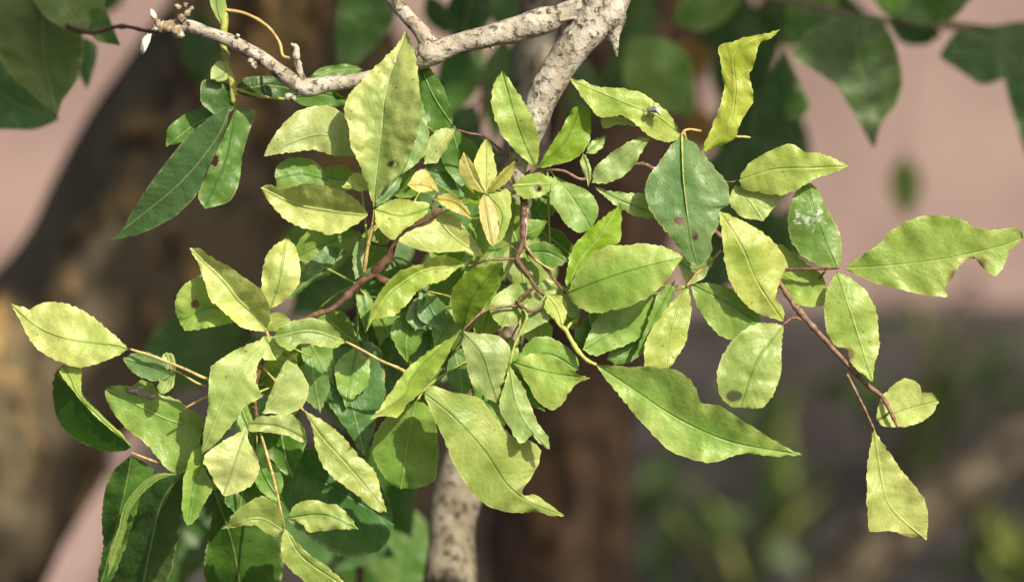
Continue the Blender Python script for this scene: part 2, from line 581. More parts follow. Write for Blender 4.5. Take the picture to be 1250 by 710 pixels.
# ------------------------------------------------------------------ trees standing behind
SUN_GAPS = [(Vector((-0.47, 4.6, 0.84)), 0.085), (at(150, 290, D=4.65), 0.035), (at(1075, 665, D=5.38), 0.045), (at(1190, 572, D=5.38), 0.045), (at(550, 650, D=3.35), 0.03), (at(30, 640, D=4.7), 0.06)]  # spots to be sunlit through openings shaped into the leaf mass
def shade_crown_part(parent, boxes, count, name='shade_crown'):  # unseen leaf mass, laid out to shade trunks, ground and rear leaves
    """many small leaves in a mass above the picture"""
    rs = random.Random(count)
    v, fcs, span, metric = [], [], [], []
    for k in range(count):
        x0, x1, y0, y1, z0, z1 = boxes[k % len(boxes)]
        p = Vector((rs.uniform(x0, x1), rs.uniform(y0, y1), rs.uniform(z0, z1)))
        dens = noise.noise(p * 2.6)
        if 0.75 < p.x < 1.65 and 4.35 < p.y < 5.75:  # opening left so sun reaches the pink ground at left
            continue
        if dens < (-0.30 if p.x < 1.65 else -0.5):
            continue
        if any(((p - q) - SUN * (p - q).dot(SUN)).length < rad for q, rad in SUN_GAPS):
            continue
        L, W = rs.uniform(0.05, 0.085), rs.uniform(0.014, 0.022)
        e = Euler((rs.uniform(-0.7, 0.7), rs.uniform(-0.7, 0.7), rs.uniform(0, 6.28))).to_matrix()
        b0 = len(v)
        for q, uv in (((0, 0, 0), (0, 0)), ((L * 0.4, W, 0.006), (0.4, 1)), ((L, 0, -0.008), (1, 0)), ((L * 0.4, -W, 0.006), (0.4, -1)), ((L * 0.45, 0, 0), (0.45, 0))):
            v.append(p + e @ Vector(q)); span.append(uv); metric.append((uv[0] * L, uv[1] * W))
        fcs += [(b0, b0 + 3, b0 + 4), (b0 + 3, b0 + 2, b0 + 4), (b0 + 2, b0 + 1, b0 + 4), (b0 + 1, b0, b0 + 4)]
    o = mesh_obj(name, v, fcs, M_LEAF, parent)
    add_uv(o.data, span, metric)
    o.color = (0.09, 0.16, 0.035, 0.2)
    o['kind'] = 'stuff'
    return o

pa = at(-90, 720, D=4.75)
treeA = thing('tree', (pa.x - 0.25, pa.y, 0), 'thick dark brown trunk leaning across the left, out of focus', 'tree')
s = Stem()
q = [(340, -330, 4.75, 120), (345, -120, 4.75, 122), (325, 20, 4.75, 128), (262, 180, 4.75, 136), (165, 330, 4.75, 140), (40, 480, 4.75, 132), (-90, 690, 4.75, 130)]
s.tube(q, D='m', sides=28, step=14, rough=0.10, nscale=14)
W = [at(-90, 690, D=4.75), Vector((pa.x - 0.13, pa.y, 0.35)), Vector((pa.x - 0.25, pa.y, -0.1))]
s.tube3([at(30, 497, D=4.76)] + W, [0.095, 0.098, 0.13, 0.19], sides=24, rough=0.06)
s.build('trunk', [M_TRUNKA], treeA)
s = Stem()
up = at(340, -330, D=4.75)
s.tube3([up - Vector((0, 0, .1)), up + Vector((0.05, -0.3, 0.5)), up + Vector((-.1, -1.0, 1.1)), up + Vector((0, -1.7, 1.4))], [0.088, 0.07, 0.045, 0.015], rough=0.05)
s.build('limb', [M_TRUNKA], treeA)
s = Stem()
s.tube3([up - Vector((0, 0, .1)), up + Vector((-.3, 0.2, 0.6)), up + Vector((-.9, .3, 1.2)), up + Vector((-1.3, .6, 1.6))], [0.085, 0.07, 0.05, 0.015], rough=0.05)
s.build('limb', [M_TRUNKA], treeA)
s = Stem()
s.tube([(350, -60, 4.82, 90), (395, 60, 4.86, 92), (440, 190, 4.9, 92), (475, 330, 4.9, 92), (500, 500, 4.9, 94), (505, 760, 4.9, 96), (505, 1100, 4.9, 100)], D='m', sides=24, step=14, rough=0.10, nscale=15)
s.build('limb', [M_TRUNKA], treeA)
shade_crown_part(treeA, [(-2.2, 0.5, 2.5, 6.6, 2.4, 3.5), (-.6, 0.5, 2.38, 4.2, 2.3, 3.0), (-2.2, 0.5, 2.5, 6.6, 2.4, 3.5), (-.6, 0.5, 2.38, 4.2, 2.3, 3.0), (0.0, 0.5, 2.32, 2.75, 2.32, 2.62)], 32000)  # small last box added to shade the top left leaves

pb = at(672, 760, D=5.3)
treeB = thing('tree', (pb.x, pb.y, 0), 'upright reddish brown trunk behind the leaves at centre, out of focus', 'tree')
s = Stem()
q = [(830, -420, 5.3, 74), (800, -120, 5.3, 76), (770, 60, 5.3, 92), (735, 250, 5.3, 98), (695, 480, 5.3, 90), (676, 760, 5.3, 98)]
s.tube(q, D='m', sides=26, step=14, rough=0.10, nscale=16)
s.tube3([at(686, 600, D=5.3), at(676, 760, D=5.3), Vector((pb.x, pb.y, 0.25)), Vector((pb.x - 0.02, pb.y, -0.08))], [0.078, 0.083, 0.10, 0.15], sides=24, rough=0.06)
s.build('trunk', [M_TRUNKB], treeB)
s = Stem()
q = [(690, 900, 5.35, 44), (860, 825, 5.4, 42), (980, 745, 5.4, 40), (1085, 655, 5.4, 37), (1190, 570, 5.4, 35), (1310, 480, 5.4, 33), (1480, 380, 5.4, 28), (1700, 200, 5.4, 18), (1850, 0, 5.4, 8)]
s.tube(q, D='m', sides=18, step=12, rough=0.14, nscale=22)
lb = s.build('limb', [M_LIMB], treeB)
lb['label'] = 'low pale patched limb slanting up to the right, blurred'
s = Stem()
up = at(830, -420, D=5.3)
s.tube3([up - Vector((0, 0, .1)), up + Vector((0.1, -0.3, 0.5)), up + Vector((.5, -0.9, 1.0)), up + Vector((.6, -1.5, 1.3))], [0.06, 0.05, 0.035, 0.012], rough=0.05)
s.build('limb', [M_TRUNKB], treeB)
shade_crown_part(treeB, [(0.5, 3.2, 2.5, 6.9, 2.4, 3.5), (0.5, 1.9, 2.38, 4.4, 2.3, 3.0)], 30000)

# ------------------------------------------------------------------ the slender pale tree whose twigs carry the leaves in focus
pt = at(548, 720, D=3.34)
tree = thing('tree', (pt.x, pt.y, 0), 'slender pale barked tree with sunlit yellow green leaves in sharp focus', 'tree')
s = Stem()
q = [(735, -900, 3.55, 20), (700, -380, 3.54, 25), (672, -80, 3.52, 27), (650, 80, 3.50, 28), (634, 250, 3.46, 29), (613, 400, 3.42, 29), (578, 520, 3.38, 29), (556, 620, 3.36, 29), (548, 720, 3.34, 30)]
s.tube(q, D='m', sides=20, step=9, rough=0.10, nscale=60)
s.tube3([at(549, 700, D=3.345), Vector((pt.x, pt.y, 0.55)), Vector((pt.x - .01, pt.y, 0.2)), Vector((pt.x, pt.y, -0.05))], [0.0158, 0.017, 0.02, 0.026], sides=18)
s.build('trunk', [M_STEM], tree)

s = Stem()     # pale branch coming down from above
q = [(712, -560, -1130, 27), (770, -300, -420, 26), (768, -120, -40, 26), (745, -20, -6, 27), (728, 22, 0, 25), (700, 56, 2, 21), (672, 102, 0, 20), (655, 140, -5, 19), (640, 178, -12, 16), (632, 208, -16, 12), (640, 240, -12, 6.5), (639, 272, -6, 5), (637, 300, 0, 4.2)]
s.tube(q, sides=20, step=4, rough=0.10, nscale=110)
s.lump(at(738, 12, 3), 30 * K, seed=3, squash=(0.85, 0.8, 1.15), segs=18, rings=12)
s.lump(at(748, 36, 4), 14 * K, seed=5, squash=(0.8, 0.8, 1.3), segs=14, rings=10)
s.tube([(750, 36, 4, 8), (751, 52, 6, 4.5), (753, 70, 6, 1)], sides=8, step=4, rough=0.2)
s.tube([(738, 34, 8, 5), (736, 48, 8, 1)], sides=6, step=4, rough=0.2)
s.build('branch', [M_PALE], tree)

s = Stem()     # arm reaching left
q = [(735, 8, 0, 17), (708, 13, 2, 12), (690, 17, 2, 11.5), (664, 26, 2, 16.5), (630, 36, 2, 15), (590, 45, 3, 14), (555, 55, 3, 14), (525, 65, 2, 15), (500, 78, -2, 12), (470, 90, -6, 10), (440, 98, -6, 9), (400, 103, -4, 9.5), (372, 106, -2, 12), (348, 92, -2, 10), (318, 70, -3, 9), (285, 52, -5, 8.5), (255, 40, -6, 8), (228, 32, -8, 8), (205, 33, -8, 7), (190, 37, -8, 5)]
s.tube(q, sides=16, step=4, rough=0.09, nscale=150)
s.tube([(735, 2, 0, 8), (712, 3, 6, 6), (690, 6, 8, 4), (672, 13, 8, 2)], sides=8, step=4, rough=0.2)     # torn strips at the joint
s.tube([(728, 22, 8, 4), (704, 22, 12, 2.5), (680, 26, 12, 2.2), (668, 34, 10, 1)], sides=7, step=4, rough=0.2)
s.tube([(440, -70, -30, 9), (470, -15, -12, 9), (492, 15, -4, 9), (512, 36, 0, 10), (526, 60, 0, 12)], sides=14, step=4, rough=0.10, nscale=150)
s.lump(at(524, 62, 4), 15 * K, seed=8, segs=14, rings=9)
s.tube([(372, 102, 2, 6), (366, 88, 4, 4.5), (362, 70, 4, 4), (362, 58, 4, 3.6), (355, 54, 4, 2)], sides=8, step=3, rough=0.15)
for k, (x, y, r) in enumerate([(310, 80, 5), (306, 75, 4), (352, 118, 5), (358, 120, 4), (462, 84, 4), (600, 58, 3), (290, 44, 3)]):
    s.lump(at(x, y, 3), r * K, seed=k * 2.1)
s.build('branch', [M_PALE], tree)

s = Stem()     # crusty end of the arm
for k, (x, y, r) in enumerate([(216, 38, 7), (222, 22, 5), (217, 9, 4), (226, 6, 3), (232, 12, 3), (234, 10, 2.5), (216, 36, 5), (221, 42, 4.5), (196, 33, 6), (189, 35, 4), (192, 27, 4), (205, 32, 7), (228, 17, 4)]):
    s.lump(at(x, y, 2 + k % 3), r * K, seed=k * 1.3, rough=0.8)
s.tube([(226, 20, 2, 3), (231, 14, 3, 2), (236, 9, 3, 1.2)], sides=6, step=3)
s.build('crust', [M_CRUST], tree)
s = Stem()
for k, (x, y, r, rot, sq) in enumerate([(178, 53, 7, 0.35, (0.75, 0.6, 1.7)), (187, 18, 4.5, -0.5, (0.8, 0.7, 1.5)), (192, 33, 3.5, 0.8, (1, .8, 1.2)), (221, 43, 3, 0, (1, 1, 1.1))]):
    s.lump(at(x, y, 5), r * K, seed=k * 1.9, squash=sq, rot=rot, rough=0.6)
fl = s.build('bark_flake', [M_WHITE], tree)
fl['label'] = 'white papery flakes at the broken twig end'

def P(*a):
    return list(a)

# --- left twig and its leaves
s = Stem()
s.tube([(606, 425, -860, 6.72), (610, 410, -400, 5.88), (560, 385, -110, 5.46), (490, 352, -30, 5.04), (456, 334, 2, 5.04), (475, 314, 8, 4.62), (479, 297, 14, 4.20), (487, 284, 20, 3.86), (511, 273, 26, 3.53), (530, 262, 30, 3.19), (539, 252, 32, 2.52)], sides=10, step=4, rough=0.1)
s.tube([(475, 316, 6, 4.2), (456, 334, 3, 4.3), (436, 348, 2, 4.0), (420, 365, 2, 3.7), (403, 378, 2, 3.3), (380, 386, 0, 3.02), (350, 404, -4, 3.02), (330, 420, 0, 3.36), (318, 445, 2, 3.36), (312, 470, 0, 2.94), (312, 500, -6, 2.52), (318, 530, -6, 2.10)], sides=10, step=4, rough=0.1)
s.tube([(457, 256, 30, 1.68), (455, 275, 28, 1.85), (449, 300, 20, 2.02), (444, 334, 8, 2.52)], sides=7, step=4, mi=1)
s.tube([(159, 426, 22, 1.51), (190, 436, 20, 1.68), (225, 450, 14, 1.85), (256, 464, 8, 2.18), (300, 478, 0, 2.52)], sides=7, step=4, mi=1)
s.tube([(206, 450, 6, 1.18), (222, 456, 6, 1.34), (238, 466, 6, 1.34), (252, 472, 4, 1.68)], sides=6, step=4, mi=1)
s.tube([(226, 498, 6, 1.34), (240, 490, 6, 1.51), (256, 484, 4, 1.68), (300, 480, 0, 1.68)], sides=6, step=4, mi=1)
s.tube([(422, 417, 16, 1.51), (440, 426, 16, 1.68), (465, 440, 14, 1.68), (488, 450, 8, 1.85), (520, 470, -40, 2.52)], sides=7, step=4, mi=1)
s.tube([(318, 528, 0, 1.68), (326, 555, 8, 1.68), (335, 588, 12, 1.68), (347, 642, 14, 1.51)], sides=7, step=4, mi=1)
s.tube([(325, 404, 10, 2.10), (328, 415, 6, 2.52), (324, 432, 2, 2.52)], sides=7, step=3, mi=1)
s.tube([(312, 470, 0, 1.68), (290, 500, -20, 1.68), (262, 540, -30, 1.68), (238, 566, -36, 1.68), (200, 566, -40, 1.51), (160, 552, -20, 1.26)], sides=6, step=5, mi=1)
s.tube([(318, 445, 0, 1.68), (350, 480, -10, 1.68), (371, 501, 0, 1.26)], sides=6, step=5, mi=1)
s.tube([(530, 264, 28, 1.51), (527, 250, 30, 1.34), (536, 234, 32, 1.18)], sides=6, step=4)
s.tube([(487, 284, 18, 1.26), (470, 300, 8, 1.26), (440, 290, -10, 1.01)], sides=6, step=4)
TL = s.build('twig', [M_TWIG, M_PET], tree)

leaf(TL, [(159, 426), (143, 421), (115, 418), (82, 413), (47, 399), (13, 371)],
     [(146, 414), (129, 400), (113, 386), (93, 375), (74, 369), (58, 368), (44, 373), (36, 377), (27, 374)],
     [(151, 430), (137, 437), (115, 445), (96, 448), (77, 443), (58, 434), (41, 421), (30, 403), (22, 386)], z=(22, 10), f=(-0.15, 0.1), c=6, col='Y', label='yellowed pointed leaf at the far left')
leaf(TL, [(208, 458), (185, 447), (150, 437)], [(202, 440), (185, 431), (165, 430)], [(200, 464), (180, 463), (160, 453)], z=(4, 14), f=(0.1, -0.3), col='B')
leaf(TL, [(200, 481), (209, 457), (203, 429)], [(212, 472), (215, 448), (211, 433)], [(192, 474), (198, 452), (197, 436)], z=(4, 2), f=(0.9, 0.1), col='P')
leaf(TL, [(77, 445), (71, 457), (93, 479), (117, 506), (142, 526), (160, 545)],
     [(68, 455), (64, 472), (65, 492), (71, 514), (86, 532), (106, 543), (130, 551), (150, 550)],
     [(88, 445), (99, 449), (97, 463), (95, 478), (119, 505), (144, 525), (156, 537)], z=(6, 0), f=(-1.5, -0.8), col='M', label='dark green leaf folded along its length with a pale rim')
leaf(TL, [(77, 446), (87, 462), (95, 480), (120, 506), (153, 536)], [(73, 455), (91, 479), (115, 506), (140, 528)], [(90, 445), (99, 450), (99, 466), (101, 482), (124, 505), (147, 527)], z=(14, 10), f=(0.1, 0.1), col='YG', crisp=.5, pucker=.3)  # separate flap in a lighter colour, painting the lit edge of the fold
leaf(TL, [(216, 578), (191, 582), (170, 599), (155, 620), (149, 645), (138, 680), (131, 704)], [(202, 577), (189, 578), (168, 594), (152, 616), (145, 642), (135, 672)], [(202, 582), (192, 586), (174, 602), (159, 622), (153, 648), (141, 684)], z=(4, -50), f=(0.1, 0.1), col='G', crisp=.4, pucker=.2)  # narrow strip in lighter green, painted as the dark leaf's lit rim
leaf(TL, [(247, 524), (205, 512), (167, 494), (129, 474)],
     [(246, 510), (228, 495), (211, 485), (194, 481), (187, 468), (172, 464), (160, 471), (143, 470)],
     [(238, 555), (221, 578), (203, 571), (179, 542), (158, 526), (139, 504), (130, 487)], z=(-40, -30), f=(0.1, 0.1), col='G', label='leaf with a purple grey gall near its tip')
leaf(TL, [(160, 555), (152, 600), (140, 650), (118, 730)], [(138, 575), (128, 600), (124, 632), (126, 665), (120, 700)],
     [(180, 566), (192, 582), (168, 620), (155, 660), (138, 705)], z=(-22, -120), f=(-0.6, -0.3), col='M')
leaf(TL, [(222, 579), (198, 610), (185, 660), (170, 735)], [(205, 578), (190, 580), (171, 595), (154, 616), (148, 640), (138, 673), (132, 705)],
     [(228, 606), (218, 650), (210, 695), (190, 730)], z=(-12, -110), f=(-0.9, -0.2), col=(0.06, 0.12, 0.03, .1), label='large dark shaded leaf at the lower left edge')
leaf(TL, [(245, 540), (246, 563), (237, 591), (233, 620), (229, 642)], [(233, 555), (224, 583), (222, 612), (224, 630)],
     [(250, 571), (260, 595), (249, 614), (240, 632)], z=(-6, 6), f=(0.7, 0.5), col='G')
leaf(TL, [(325, 421), (308, 436), (286, 464), (268, 500), (246, 555)],
     [(314, 416), (292, 425), (272, 436), (257, 450), (255, 474), (253, 505), (248, 531)],
     [(322, 432), (314, 448), (314, 470), (320, 485), (299, 496), (281, 522), (262, 542)], z=(14, 22), f=(0.15, 0.25), c=14, col='P')
leaf(TL, [(302, 522), (290, 555), (273, 605)], [(277, 535), (254, 551), (248, 562), (255, 575), (264, 592)],
     [(303, 537), (314, 557), (316, 575), (307, 592), (290, 601)], z=(8, 22), f=(0.1, 0.0), c=5, col=(0.46, 0.43, 0.16, 0.9), pucker=1.6, label='small pale blotched leaf below the left cluster')
leaf(TL, [(320, 504), (342, 480), (349, 438)], [(328, 484), (337, 461)], [(351, 505), (371, 494), (377, 470), (364, 448)], z=(4, 6), f=(0.2, -0.25), col='P')
leaf(TL, [(303, 517), (340, 520), (374, 536)], [(318, 508), (334, 507), (355, 505), (363, 514)], [(305, 526), (325, 527), (351, 531), (368, 540)], z=(0, 14), f=(0.2, 0.5), col='P', pucker=1.5)
leaf(TL, [(371, 501), (395, 535), (425, 568), (473, 625)], [(384, 507), (399, 516), (417, 531), (439, 557), (458, 575), (465, 601)],
     [(380, 518), (385, 544), (393, 566), (408, 584), (430, 599), (456, 621)], z=(0, 6), f=(-0.3, 0.1), col='OL')
leaf(TL, [(347, 648), (315, 632), (268, 645)], [(346, 632), (338, 618), (321, 605), (303, 612), (286, 625), (278, 638)],
     [(338, 655), (325, 651), (312, 641), (286, 643)], z=(12, 18), f=(0.2, 0.3), c=6, col='OL', pucker=1.7)
leaf(TL, [(350, 632), (395, 628), (438, 646)], [(360, 616), (380, 609), (399, 614), (412, 616), (426, 629)],
     [(369, 640), (376, 649), (391, 648), (412, 645)], z=(12, 16), f=(0.0, 0.3), col='OL', pucker=1.5)
leaf(TL, [(347, 643), (370, 680), (425, 718)], [(360, 658), (377, 675), (399, 691), (413, 703)], [(343, 662), (345, 684), (360, 699), (384, 716)], z=(12, 20), f=(0.1, 0.0), col='OL')
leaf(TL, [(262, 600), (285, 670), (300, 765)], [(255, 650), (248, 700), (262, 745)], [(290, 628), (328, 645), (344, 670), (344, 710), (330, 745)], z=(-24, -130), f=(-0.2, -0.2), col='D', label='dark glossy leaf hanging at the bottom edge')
leaf(TL, [(400, 424), (425, 480), (445, 556)], [(392, 450), (393, 479), (404, 498), (418, 516), (431, 537)], [(440, 415), (466, 428), (470, 479), (461, 510)], z=(-70, -50), f=(0.0, -0.1), col='T')
leaf(TL, [(330, 560), (400, 590), (482, 640)], [(370, 545), (430, 560), (470, 600)], [(330, 610), (370, 650), (420, 680), (465, 670)], z=(-190, -180), f=(0, 0), col='T')
# trio at far left centre
leaf(TL, [(325, 404), (312, 385), (291, 366), (272, 342), (231, 303)], [(330, 385), (327, 370), (318, 353), (304, 342), (288, 331), (277, 323), (260, 315), (244, 303)],
     [(310, 404), (291, 397), (277, 384), (262, 371), (254, 360), (249, 342), (241, 320)], z=(12, 26), f=(0.75, 0.3), c=5, col='Y', label='big folded yellow leaf of the left cluster')
leaf(TL, [(296, 392), (260, 375), (219, 392)], [(280, 362), (262, 345), (245, 336), (225, 347), (215, 362), (214, 380)], [(282, 394), (263, 398), (241, 402), (226, 403)], z=(2, -8), f=(0.1, 0.2), c=10, col='YG', holes=[(238, 371, 4.5, 4.5)])
leaf(TL, [(329, 378), (340, 345), (350, 290)], [(324, 364), (319, 348), (322, 323), (330, 304)], [(346, 367), (362, 351), (367, 334), (365, 315), (359, 298)], z=(12, 10), f=(0.15, 0.0), c=6, col='Y', pucker=1.4)
leaf(TL, [(327, 404), (338, 395), (355, 391)], [(328, 390), (333, 381), (345, 381)], [(336, 404), (346, 399)], z=(6, 4), f=(0, 0), col='OL')
leaf(TL, [(422, 417), (380, 404), (333, 412)], [(411, 403), (398, 392), (378, 388), (357, 392), (340, 401)], [(409, 424), (392, 423), (376, 419), (365, 420), (354, 428), (342, 422)], z=(18, 24), f=(0.1, 0.5), col='OL')
leaf(TL, [(322, 410), (330, 424), (338, 440)], [(334, 412), (346, 424)], [(316, 420), (322, 438)], z=(8, 20), f=(0.2, 0.2), col='Y')
leaf(TL, [(345, 368), (385, 335), (425, 307)], [(362, 345), (375, 322), (400, 300)], [(362, 360), (388, 338), (411, 321)], z=(-40, -50), f=(0.0, 0.2), col='T')
leaf(TL, [(445, 289), (440, 312), (434, 342)], [(433, 299), (430, 320)], [(448, 305), (445, 328)], z=(-4, 4), f=(0.4, -0.2), col='B')
leaf(TL, [(440, 345), (446, 375), (447, 406)], [(434, 358), (439, 385)], [(456, 368), (455, 392)], z=(-14, -6), f=(0.2, -0.3), col='G')
# leaves on the thin stem above
leaf(TL, [(456, 255), (459, 215), (466, 162), (472, 108), (496, 37)],
     [(451, 235), (444, 216), (437, 197), (427, 176), (426, 158), (420, 136), (425, 117), (442, 98), (462, 78), (482, 57)],
     [(465, 236), (478, 220), (492, 204), (503, 182), (510, 160), (513, 136), (512, 110), (509, 81), (504, 57)], z=(34, 26), f=(0.12, 0.75), c=10, col=(0.27, 0.33, 0.085, 1.0), holes=[(479, 201, 6, 4)], pucker=1.4, label='large upright mottled leaf stained white near its tip')
leaf(TL, [(462, 240), (495, 200), (516, 112)], [(474, 212), (494, 165), (506, 130)], [(478, 226), (488, 214), (505, 203), (521, 184), (523, 160), (518, 136)], z=(26, 8), f=(0.0, -0.1), col='B', pucker=1.3)
leaf(TL, [(458, 252), (480, 232), (490, 214)], [(464, 236), (480, 218)], [(474, 244), (488, 228)], z=(24, 18), f=(0.0, -0.1), col='B', pucker=1.0)
leaf(TL, [(436, 190), (400, 165), (360, 172), (322, 191)], [(428, 145), (402, 130), (382, 130), (363, 136), (347, 150), (330, 172)],
     [(415, 191), (399, 187), (382, 183), (360, 185), (341, 188)], z=(6, 14), f=(-0.15, 0.1), col='P')
leaf(TL, [(449, 263), (430, 261), (399, 257), (360, 249), (318, 229)], [(437, 245), (418, 233), (396, 227), (374, 224), (349, 230), (330, 226)],
     [(437, 272), (421, 282), (402, 287), (391, 283), (369, 278), (349, 268), (336, 255), (323, 239)], z=(30, 24), f=(1.0, 0.15), c=-4, col='Y', label='bright leaf with its upper half folded toward the viewer')
leaf(TL, [(400, 220), (370, 212), (336, 218)], [(391, 202), (377, 194), (355, 193), (338, 203)], [(392, 232), (360, 236), (340, 230)], z=(-14, -6), f=(0.0, 0.0), col='G')
leaf(TL, [(453, 233), (437, 224), (417, 228)], [(447, 216), (433, 211)], [(446, 234), (432, 232)], z=(18, 22), f=(0.1, 0.0), col='Y')
leaf(TL, [(457, 256), (490, 264), (526, 254)], [(469, 248), (486, 242), (505, 245), (520, 247)], [(460, 275), (472, 288), (481, 292), (492, 281), (512, 268)], z=(32, 26), f=(0.1, 0.1), col='YG')
leaf(TL, [(532, 264), (555, 290), (591, 314)], [(508, 278), (486, 292), (500, 301), (518, 306), (540, 309), (562, 307), (578, 312)], [(542, 259), (557, 264), (570, 280), (583, 299)], z=(18, 34), f=(0.12, 0.0), col='Y')
leaf(TL, [(537, 236), (520, 226), (497, 226)], [(530, 220), (518, 207), (507, 211)], [(528, 233), (513, 235)], z=(32, 40), f=(0.0, 0.3), col='O', pucker=.5)
leaf(TL, [(529, 243), (555, 248), (577, 268)], [(545, 236), (558, 240), (569, 252)], [(546, 254), (562, 262)], z=(34, 42), f=(0.1, 0.4), col='O', pucker=.5)
# leaves behind the thin stem
leaf(TL, [(556, 158), (540, 172), (517, 200)], [(538, 157), (526, 166), (521, 180)], [(547, 178), (533, 198)], z=(0, 10), f=(0.1, 0.1), col='P')
leaf(TL, [(554, 156), (530, 120), (509, 74)], [(549, 128), (538, 101), (523, 81)], [(535, 164), (518, 150), (512, 110)], z=(-6, -20), f=(0.2, 0.0), col='M')

# --- centre twig
s = Stem()
s.tube([(640, 240, -10, 4.92), (639, 272, -4, 3.77), (637, 300, 2, 3.44), (631, 316, 4, 3.28), (645, 336, 8, 2.79), (653, 350, 10, 2.62), (664, 361, 8, 1.97)], sides=9, step=4, rough=0.15)
s.tube([(653, 350, 10, 2.13), (640, 360, 10, 2.13), (633, 370, 10, 2.46), (648, 380, 10, 1.80), (662, 375, 8, 1.48)], sides=8, step=3, rough=0.2)
s.tube([(634, 371, 10, 2.05), (643, 385, 10, 1.80), (636, 404, 8, 1.80), (628, 422, 8, 1.64), (622, 445, 10, 1.48)], sides=8, step=4, mi=1)
s.tube([(634, 373, 8, 1.48), (610, 375, 12, 1.48), (590, 380, 18, 1.48), (576, 392, 24, 1.48), (565, 403, 28, 1.48)], sides=7, step=4, mi=2)
s.tube([(640, 297, 2, 2.30), (650, 312, 6, 1.97), (667, 328, 6, 1.80), (680, 346, 4, 1.80), (691, 358, 4, 1.64)], sides=8, step=4, mi=2)
s.tube([(642, 300, 4, 1.48), (655, 318, 8, 1.31), (676, 331, 10, 1.15)], sides=6, step=4, mi=1)
s.tube([(631, 316, 4, 1.64), (600, 317, 14, 1.48), (570, 325, 22, 1.48)], sides=6, step=4, mi=2)
s.tube([(668, 362, 4, 2.13), (681, 394, 12, 2.30), (690, 402, 14, 2.46), (696, 413, 16, 2.79), (706, 429, 20, 2.62), (717, 440, 22, 2.30), (728, 445, 24, 1.97)], sides=9, step=4, mi=3)
s.tube([(692, 402, 12, 1.80), (697, 394, 8, 1.80), (706, 390, -4, 1.31)], sides=7, step=3, mi=3)
s.tube([(593, 236, 40, 1.64), (606, 238, 20, 1.97), (622, 236, 0, 2.46), (636, 232, -12, 2.46)], sides=7, step=4, mi=3)
s.tube([(556, 158, 0, 1.15), (574, 163, -4, 1.23), (592, 168, -8, 1.31), (632, 200, -20, 1.64)], sides=6, step=4, mi=2)
s.tube([(636, 300, 0, 1.64), (620, 330, -30, 1.64), (560, 350, -50, 1.64), (520, 358, -60, 1.31)], sides=6, step=5, mi=1)
s.tube([(634, 371, 4, 1.64), (600, 420, -20, 1.64), (530, 465, -30, 1.64), (507, 490, -24, 1.23)], sides=6, step=5, mi=1)
TC = s.build('twig', [M_TWIG, M_GST, M_RED, M_GST], tree)

leaf(TC, [(564, 402), (575, 365), (613, 320)], [(555, 389), (549, 369), (554, 350), (566, 336), (582, 326)], [(570, 398), (583, 383), (597, 367), (609, 350), (615, 335)], z=(6, 62), f=(-0.1, -0.6), c=6, col=(0.15, 0.24, 0.014, 0.3), label='vivid green leaf lit through at the centre')
leaf(TC, [(568, 324), (545, 326), (515, 331), (490, 346), (470, 364), (446, 406)], [(557, 316), (537, 312), (513, 322), (489, 330), (470, 347), (454, 374)],
     [(556, 330), (541, 342), (524, 347), (508, 356), (498, 369), (481, 385), (461, 389), (452, 396)], z=(26, 34), f=(1.2, 0.15), col=(0.28, 0.36, 0.05, 0.8))
leaf(TC, [(564, 402), (530, 430), (502, 461), (493, 482), (449, 513)], [(549, 413), (527, 425), (508, 440), (493, 455), (477, 477), (463, 498)],
     [(557, 412), (544, 438), (530, 460), (513, 479), (497, 493), (485, 509), (467, 507)], z=(32, 48), f=(-0.35, -0.9), col=(0.30, 0.39, 0.075, .9), label='leaf folded in half like a boat, pointing lower left')
leaf(TC, [(564, 403), (588, 430), (598, 460), (609, 494)], [(565, 422), (570, 444), (575, 466), (590, 482)], [(585, 407), (607, 409), (619, 419), (622, 431), (618, 451), (611, 474)], z=(26, 14), f=(-0.1, -0.1), c=10, col='P')
leaf(TC, [(522, 358), (510, 380), (507, 404)], [(503, 368), (496, 388)], [(525, 376), (520, 397)], z=(-30, -24), f=(0, 0), col='B')
leaf(TC, [(546, 384), (530, 380), (521, 356)], [(534, 392), (520, 400), (516, 385)], [(542, 375), (532, 364)], z=(-20, -16), f=(0, 0), col='P')
leaf(TC, [(507, 489), (497, 540), (489, 597)], [(485, 500), (470, 512), (457, 531), (454, 550), (463, 573), (478, 592)], [(526, 497), (533, 524), (535, 554), (531, 585), (515, 594)], z=(-12, -50), f=(-0.1, -0.1), col='G')
leaf(TC, [(516, 478), (553, 508), (590, 548), (620, 592), (650, 614), (689, 629)],
     [(528, 470), (550, 478), (573, 481), (589, 489), (607, 512), (630, 537), (646, 536), (660, 550), (656, 569), (646, 586), (634, 597), (640, 604), (648, 603), (657, 605), (676, 619)],
     [(530, 512), (542, 535), (550, 558), (565, 585), (581, 607), (604, 621), (626, 626), (653, 624), (676, 629)], z=(34, -14), f=(-0.15, -0.15), c=12, scars=[(646, 598, 14, 5)], col='OL', label='big olive leaf with a hooked tip, lowest of the centre')
leaf(TC, [(622, 446), (630, 490), (645, 520), (671, 548)], [(614, 474), (609, 497), (619, 516), (631, 538), (640, 540), (650, 530), (658, 541)], [(638, 470), (649, 497), (657, 516), (669, 532)], z=(12, 36), f=(0.0, 0.0), col='P', c=8)
leaf(TC, [(626, 443), (672, 455), (721, 462)], [(640, 434), (656, 431), (674, 435), (690, 446), (702, 455)], [(640, 462), (648, 476), (656, 490), (673, 500), (685, 495), (693, 482), (703, 469)], z=(14, 30), f=(0.1, -0.05), col='YG')
leaf(TC, [(630, 440), (670, 432), (706, 452)], [(641, 422), (652, 412), (670, 411), (682, 416), (692, 423), (706, 437)], [(650, 452), (690, 462)], z=(6, 10), f=(0.0, 0.0), col='G')
